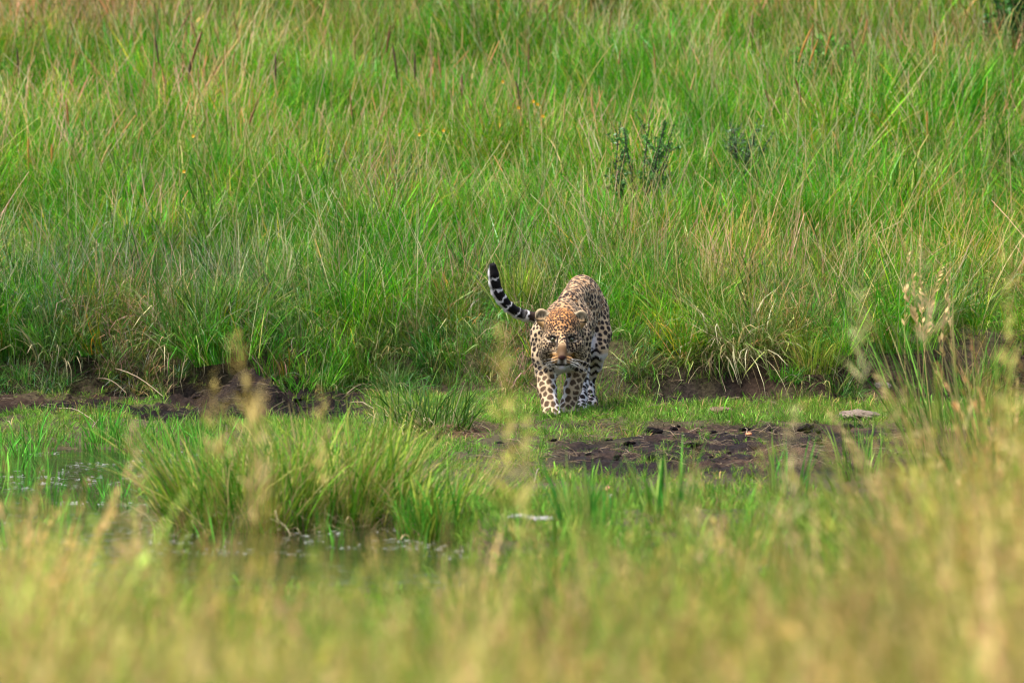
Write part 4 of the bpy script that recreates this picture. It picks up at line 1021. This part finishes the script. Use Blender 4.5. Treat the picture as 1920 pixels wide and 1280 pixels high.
def spike(px, py, h, label, col, ln=0.12, bend=0.0, r=0.0078, group=None, dx=0.0):
    x, y, z = slope_spot(px, py, h)
    ln *= 1.2
    root = empty('seed_spike', (x - dx, y, float(hgt(x - dx, y))), label, 'grass stalk', group)
    path = arc_path(dx, h, bend, 12); v, f = tube(path, 0.0024, 0.0016, 4)
    link('stem', mesh_from('stem', v, f, M_STRAW, np.tile([0.22, 0.26, 0.07], (len(v), 1))), root)
    k = max(3, int(round(11 * ln / h)) + 2); hp_ = path[-k:]
    rad = r * np.array([0.5] + [1.0] * (len(hp_) - 2) + [0.35]); v, f = tube(hp_, 0, rad, 6)
    link('seed_head', mesh_from('seed_head', v, f, M_STRAW, np.tile(col, (len(v), 1)) * tr.uniform(0.7, 1.3, (len(v), 1))), root)
BR, OR, DK = (0.15, 0.06, 0.022), (0.40, 0.19, 0.035), (0.075, 0.038, 0.022)
spike(352, 50, 0.75, 'thick rusty brown seed spike near the top left of the meadow', BR, 0.24, 0.10, 0.009, None, 0.05)
spike(305, 64, 0.72, 'curved dark brown seed spike left of the thick rusty one', DK, 0.12, -0.05)
spike(349, 112, 0.6, 'short dark seed spike below the thick rusty one', DK, 0.08, 0.03)
spike(517, 100, 0.65, 'upright dark brown seed spike in the upper left meadow', DK, 0.12)
spike(458, 180, 0.5, 'brown seed spike slanting right above the middle left slope', BR, 0.10, 0.09)
spike(38, 88, 0.65, 'slim dark spike at the far left of the meadow', DK, 0.10, -0.02)
spike(53, 258, 0.45, 'fat orange spike close to the left edge', OR, 0.13)
spike(97, 270, 0.4, 'orange spike right of the fat one by the left edge', OR, 0.10)
spike(180, 258, 0.42, 'hooked straw coloured spike on the left slope', (0.40, 0.28, 0.09), 0.14, 0.10)
spike(132, 180, 0.55, 'reddish spike above a brown patch of the left meadow', (0.3, 0.12, 0.04), 0.14, -0.03)
spike(750, 78, 0.7, 'curved dark brown spike near the top middle', DK, 0.14, -0.05)
spike(778, 100, 0.66, 'small dark brown spike right of the curved one', DK, 0.09)
spike(832, 95, 0.66, 'tan brown spike leaning left at the top middle', (0.30, 0.15, 0.05), 0.09, -0.04)
spike(866, 138, 0.6, 'stubby maroon spike in the middle meadow', (0.16, 0.06, 0.035), 0.07)
spike(984, 145, 0.6, 'longest dark spike arching above the yellow flowers', DK, 0.13, -0.06)
spike(716, 42, 0.75, 'brown spike tilting right close to the top edge', BR, 0.10, 0.06)
spike(1480, 32, 0.8, 'drooping orange seed head at the top right', OR, 0.20, 0.16, 0.008)
spike(1533, 42, 0.78, 'second drooping orange head right of the first', OR, 0.14, 0.10, 0.007)
spike(1500, 62, 0.75, 'third arched orange head below the pair', OR, 0.12, 0.12, 0.007)
spike(1606, 22, 0.8, 'slanting brown orange spike at the top right', (0.30, 0.14, 0.04), 0.15, 0.08)
spike(1745, 65, 0.72, 'stubby bright orange spike alone at the right', OR, 0.08, 0.03, 0.008)
spike(1512, 135, 0.6, 'rusty spike leaning left below the orange heads', BR, 0.12, -0.08)
spike(1582, 240, 0.42, 'golden bent spike in the right meadow', (0.46, 0.30, 0.07), 0.16, -0.07)
spike(1738, 208, 0.45, 'dull orange upright spike in the right meadow', OR, 0.12)
spike(1110, 168, 0.55, 'golden spike standing in the middle right meadow', (0.40, 0.27, 0.07), 0.10)
for i in range(60):
    px = tr.uniform(10, 1910); py = 12 + 190 * tr.uniform() ** 1.3; h = tr.uniform(0.5, 0.72)
    if 560 < px < 1250 and tr.uniform() < 0.45: continue
    x, y, z = slope_spot(px, py, h); path = arc_path(tr.normal(0, 0.03), h, tr.normal(0, 0.05), 12) + [x, y, z]
    v, f = tube(path, 0.0022, 0.0015, 4); parts.append((v, f, np.array([0.22, 0.26, 0.07])))
    v, f = tube(path[-tr.integers(3, 5):], 0.0056, 0.0040, 6); parts.append((v, f, np.array([(0.26, 0.13, 0.045), (0.38, 0.22, 0.07), (0.42, 0.30, 0.10), (0.17, 0.08, 0.035)][tr.integers(4)])))
v, f, c = cat(parts); tag(link('dry_grass_stalks', mesh_from('dry_grass_stalks', v, f, M_STRAW, c)), 'thin dry stalks and small seed spikes scattered through the slope grass', None, None, 'stuff')

# yellow meadow flowers
def flower(px, py, label, s=0.013):
    x, y, z = slope_spot(px, py, 0.62)
    root = empty('yellow_flower', (x, y, z), label, 'flower')
    v, f = tube(arc_path(0.0, 0.62, 0.0, 6), 0.0022, 0.0014, 4); link('stem', mesh_from('stem', v, f, M_STRAW, np.tile([0.10, 0.20, 0.03], (len(v), 1))), root)
    for k in range(5):
        a = k * 2 * np.pi / 5 + tr.uniform(0, 0.6); u = np.array([math.cos(a), -0.6 + 0.0 * k, math.sin(a)]); w = np.array([-math.sin(a), 0, math.cos(a)])
        c = np.array([0, 0, 0.62]); V_ = [c, c + (u * 0.6 + w * 0.45) * s, c + u * s, c + (u * 0.6 - w * 0.45) * s]
        link('petal', mesh_from('petal', V_, [(0, 1, 2, 3)], M_LEAF, np.tile([0.75, 0.38, 0.015], (4, 1))), root)
for px, py, lab in ((362, 255, 'orange yellow flower low in the left meadow'), (345, 322, 'tiny yellow flower on the left slope'), (943, 154, 'yellow flower highest of the middle meadow group'), (972, 202, 'orange flower below the long dark spike'),
                    (1000, 190, 'pale yellow flower beside the long dark spike'), (1008, 196, 'yellow flower right of the pale one'), (1018, 218, 'lowest orange yellow flower of the middle group'), (786, 252, 'small orange flower in the middle left meadow'), (832, 245, 'dim orange flower right of the middle left one')):
    flower(px, py, lab, 0.012)

# shrubs
def shrub(px, py_base, height, width, label, nst, leaf, col, twig=(0.045, 0.035, 0.028), y=None, lsize=0.019, bare=0.25):
    if y is None: x, y, z = slope_spot(px, py_base, height)
    else: x = x_at(px, y); z = float(hgt(x, y))
    root = empty('shrub', (x, y, z - 0.02), label, 'shrub')
    parts = []; LVs = []; LFs = []; LCs = []
    for i in range(nst):
        t = np.linspace(0, 1, 8)[:, None]; h = height * tr.uniform(0.6, 1.0); dx = tr.uniform(-1, 1) * width; dy = tr.uniform(-0.6, 0.6) * width
        path = np.concatenate([dx * t ** 1.2, dy * t, h * t], 1) + np.cumsum(tr.normal(0, 0.008, (8, 3)), 0)
        v, f = tube(path, 0.0065, 0.0025, 4); st = link('stem', mesh_from('stem', v, f, M_TWIG, np.tile(twig, (len(v), 1))), root)
        tw = [path]
        for k in range(6):
            q = tr.integers(2, 7); a = path[q]; d = tr.normal(0, 1, 3) * [1, 1, 0.6]; d /= np.linalg.norm(d); e = a + (d * 0.6 + [0, 0, 0.5]) * height * tr.uniform(0.12, 0.28)
            sp_ = np.linspace(a, e, 4); v, f = tube(sp_, 0.003, 0.0014, 3); parts.append((v, f, np.array(twig))); tw.append(sp_)
        for p_ in tw:
            for k in range(leaf if p_ is path else leaf // 3):
                u = tr.uniform(bare, 1) * (len(p_) - 1); a = int(min(u, len(p_) - 2)); c = p_[a] + (p_[a + 1] - p_[a]) * (u - a)
                d = tr.normal(0, 1, 3); d /= np.linalg.norm(d); w = np.cross(d, tr.normal(0, 1, 3)); w /= np.linalg.norm(w) + 1e-9
                s = lsize * tr.uniform(0.6, 1.4); b = len(LVs); LVs += [c, c + (d * 0.5 + w * 0.28) * s, c + d * s, c + (d * 0.5 - w * 0.28) * s]; LFs.append([b, b + 1, b + 2, b + 3])
                cc = np.array(col) * tr.uniform(0.6, 1.5); LCs += [cc] * 4
    v, f, c = cat(parts); tag(link('twigs', mesh_from('twigs', v, f, M_TWIG, c), root), kind='stuff')
    tag(link('foliage', mesh_from('foliage', np.array(LVs), np.array(LFs), M_LEAF, np.array(LCs)), root), kind='stuff')
shrub(1205, 205, 0.80, 0.24, 'dark twiggy shrub with tiny leaves standing above the leopard', 10, 95, (0.06, 0.17, 0.025))
shrub(1160, 240, 0.70, 0.06, 'thin dark twig shrub left of the larger twiggy one', 3, 80, (0.05, 0.14, 0.025))
shrub(1905, 135, 1.2, 0.26, 'dark leafy bush at the top right edge of the meadow', 18, 110, (0.05, 0.17, 0.02), lsize=0.03, bare=0.05, y=51.3)
shrub(750, 270, 0.52, 0.20, 'low dark leafy bush in the middle left slope', 9, 40, (0.04, 0.12, 0.02), lsize=0.02)
shrub(1390, 215, 0.55, 0.18, 'low grey green herb in the right meadow', 8, 40, (0.08, 0.16, 0.05), lsize=0.02)
shrub(880, 70, 0.62, 0.30, 'broad leafy green weed near the top middle', 12, 70, (0.09, 0.24, 0.02), lsize=0.032, bare=0.05, y=53.0)
shrub(1130, 50, 0.66, 0.25, 'leafy green weed near the top right of the middle', 12, 60, (0.08, 0.22, 0.02), lsize=0.03, bare=0.05, y=53.0)
shrub(1545, 150, 0.60, 0.2, 'rounded light green weed in the upper right meadow', 10, 70, (0.10, 0.27, 0.02), lsize=0.028, bare=0.05, y=49.8)
shrub(622, 232, 0.55, 0.05, 'single dark stemmed weed in the left middle meadow', 2, 40, (0.05, 0.14, 0.03), lsize=0.02)

# stones
def rock_mesh(name, sx, sy, sz, seed, col, mat, sub=3, rough=0.25, f=1.6):
    import bmesh
    bm = bmesh.new(); bmesh.ops.create_icosphere(bm, subdivisions=sub, radius=1.0)
    r_ = np.random.default_rng(seed); o1, o2 = r_.uniform(0, 50, 2)
    for v in bm.verts:
        p_ = v.co; k = float(fbm(p_.x * f + o1 + p_.z * 0.9, p_.y * f + o2 - p_.z * 0.8, seed, 4)) - 0.5
        q = 1 + rough * 2 * k; v.co = Vector((p_.x * q * sx, p_.y * q * sy, p_.z * q * sz))
    me = bpy.data.meshes.new(name); bm.to_mesh(me); bm.free(); me.materials.append(mat)
    a_ = me.color_attributes.new('col', 'FLOAT_COLOR', 'POINT'); n = len(me.vertices); cc = np.ones((n, 4), np.float32); cc[:, :3] = np.array(col) * r_.uniform(0.85, 1.15, (n, 1)); a_.data.foreach_set('color', cc.ravel())
    return me
def stone(px, py, size, col, label, name='stone', seed=1, rz=0.0, lift=0.3, y0=30.0, catg='stone'):
    x, y, z = ground_at(px, py, y0)
    o = link(name, rock_mesh(name, *size, seed, col, M_STONE, 4, 0.42, 2.4), None, (x, y, z + size[2] * lift)); o.rotation_euler = (0, 0, rz); tag(o, label, catg)
stone(1612, 787, (0.105, 0.07, 0.030), (0.13, 0.095, 0.068), 'long flat tan stone lying on the turf right of the mud', seed=4, rz=0.1, lift=0.75)
stone(1352, 775, (0.065, 0.05, 0.022), (0.14, 0.08, 0.055), 'reddish brown flat stone in the turf behind the mud strip', seed=5, lift=0.7)
stone(1655, 728, (0.05, 0.04, 0.022), (0.16, 0.13, 0.105), 'small grey tan stone by the earth edge above the long flat stone', seed=6, lift=0.6)
stone(1405, 822, (0.017, 0.014, 0.010), (0.55, 0.20, 0.09), 'little orange pebble on the black mud', seed=7, lift=0.9)
stone(1141, 921, (0.024, 0.018, 0.012), (0.40, 0.17, 0.10), 'little rust red pebble at the near edge of the mud', seed=8, lift=0.9)
stone(1148, 938, (0.012, 0.012, 0.014), (0.35, 0.33, 0.31), 'tiny pale pebble below the rust red one', seed=9, lift=0.9)
stone(975, 972, (0.055, 0.05, 0.010), (0.24, 0.225, 0.21), 'flat greyish white slab standing in for a water glint among the reeds, nearer the big mound', seed=10, lift=0.8, y0=28)  # pale slab modelled in place of a white glint on the water
stone(1018, 976, (0.060, 0.05, 0.010), (0.22, 0.205, 0.19), 'flat greyish white slab standing in for a water glint among the reeds, farther from the big mound', seed=12, lift=0.8, y0=28)  # second slab of the same modelled glint

# clods of churned mud: the biggest stand alone, the crumbs are uncounted
cl_mesh = [rock_mesh('mud_clod', 1.0, 0.85, 0.7, 40 + i, (0.014 + 0.004 * i, 0.010 + 0.0025 * i, 0.0095 + 0.002 * i), M_CLOD, 3, 0.85, 3.2) for i in range(6)]
C_CLOD = bpy.data.collections.new('clod_forms')
for i, me in enumerate(cl_mesh): C_CLOD.objects.link(bpy.data.objects.new(f'clod_form_{i}', me))
x, y = field(2600, 34.8, 42.6, 0.6, lambda x, y: (mud_mask(x, y) > 0.45) * 0.8)
sz = 0.005 + 0.013 * rng.uniform(0, 1, len(x)) ** 3
scatter('mud_crumbs', 'crumbs and small clods of dark churned mud', C_CLOD, 6, np.stack([x, y, hgt(x, y) + 0.002], 1), np.stack([sz * rng.uniform(0.9, 1.7, len(x)), sz, sz * rng.uniform(0.5, 1.0, len(x))], 1), np.ones((len(x), 3)), 0.3)
for i, (px, py, s_, lab) in enumerate([(1225, 812, 0.040, 'black clod at the top edge of the mud strip beside the forepaws'), (1265, 806, 0.034, 'black clod right of the one beside the forepaws'), (1300, 838, 0.036, 'dark clod in the middle of the mud strip'),
        (1395, 808, 0.032, 'dark clod just above the orange pebble'), (1412, 842, 0.032, 'dark clod just below the orange pebble'), (1512, 806, 0.040, 'dark clod left of the long flat stone'), (1590, 802, 0.030, 'brown clod touching the turf under the long flat stone'),
        (1535, 832, 0.034, 'squat clod at the right end of the mud strip'), (1180, 835, 0.030, 'brown clod at the near left of the mud strip'), (1222, 860, 0.028, 'reddish brown clod low on the mud strip'),
        (455, 738, 0.055, 'biggest black clod on top of the muck heap'), (425, 757, 0.045, 'black clod on the left flank of the muck heap'), (478, 768, 0.045, 'wet black clod at the right foot of the muck heap'), (560, 752, 0.040, 'black clod between the muck heap and the sedge clump'),
        (140, 790, 0.032, 'dark clod lying on the far left mud'), (215, 762, 0.030, 'dark clod under the fallen straws on the left bank')]):
    x, y, z = ground_at(px, py, 34)
    o = link('mud_clod', cl_mesh[i % 6], None, (x, y, z + 0.006)); o.scale = (s_ * 0.75 * tr.uniform(1.0, 1.6), s_ * 0.75, s_ * 0.75 * tr.uniform(0.5, 0.8)); o.rotation_euler = (0.2, 0.1, tr.uniform(0, 6.28)); tag(o, lab, 'mud clod')

# fallen dry stalks on the mud
FALL = [((208, 693), (300, 753), 'long dry straw fallen slantwise on the left bank edge'), ((180, 720), (235, 742), 'pale straw fallen beside the long slanting one'), ((172, 805), (208, 790), 'thick dry stalk lying on the left mud'),
        ((110, 776), (180, 800), 'thin grey straw lying across the left mud'), ((12, 795), (22, 822), 'tan straw propped up at the far left mud'), ((1002, 908), (1014, 885), 'thin cream straw standing out of the middle flat'),
        ((705, 800), (800, 785), 'dry brown stalk at the foot of the sedge clump'), ((1462, 720), (1510, 728), 'curved grey root lying on the bare earth edge'), ((1335, 690), (1362, 742), 'bleached straw hanging down the earth edge'),
        ((415, 690), (418, 708), 'short white straw dangling over the black muck'), ((650, 745), (700, 728), 'tan dry stalk lying behind the big mound'), ((700, 770), (640, 765), 'grey dry stalk lying in the mud behind the big mound')]
for (p0, p1, lab) in FALL:
    a = np.array(ground_at(*p0, 30)); b = np.array(ground_at(*p1, 30)); 
    if abs(a[1] - b[1]) > 1.2: b[1] = a[1] + np.sign(b[1] - a[1]) * 1.2
    m_ = (a + b) / 2
    t = np.linspace(0, 1, 7)[:, None]; path = a + (b - a) * t; path[:, 2] = np.maximum(path[:, 2], hgt(path[:, 0], path[:, 1])) + 0.012 + 0.03 * np.sin(t[:, 0] * np.pi)
    v, f = tube(path - m_, 0.0032, 0.0018, 5)
    tag(link('fallen_straw', mesh_from('fallen_straw', v, f, M_STRAW, np.tile(np.array([0.33, 0.25, 0.165]) * tr.uniform(0.8, 1.2), (len(v), 1))), None, tuple(m_)), lab, 'dry stalk')
# litter of dead grass bits on the mud
x, y = field(1500, 36.0, 42.6, 1.0, lambda x, y: (mud_mask(x, y) > 0.25) * 0.9)
lit = [cat([(lambda q: (q[0], q[1], np.array([(0.34, 0.25, 0.15), (0.24, 0.15, 0.09), (0.42, 0.34, 0.22)][j % 3])))(tube(np.array([[-0.05, 0, 0.004], [-0.01, 0.006 * j, 0.012], [0.05, 0.01, 0.006]]) * tr.uniform(0.5, 1.2) @ np.array(Matrix.Rotation(tr.uniform(0, 6.28), 3, 'Z')) + np.r_[tr.normal(0, 0.03, 2), 0], 0.0017, 0.0011, 3)) for j in range(4)]) for _ in range(4)]
C_LIT, n_lit = templates('grass_litter', lit, M_STRAW_I)
scatter('dead_grass_litter', 'bits of dead grass strewn over the mud', C_LIT, n_lit, np.stack([x, y, hgt(x, y) + 0.002], 1), rng.uniform(0.6, 1.5, len(x)), rng.uniform(0.35, 0.9, (len(x), 1)) * np.ones((1, 3)) * np.where(x < -0.7, 0.6, 1)[:, None], 0.25)
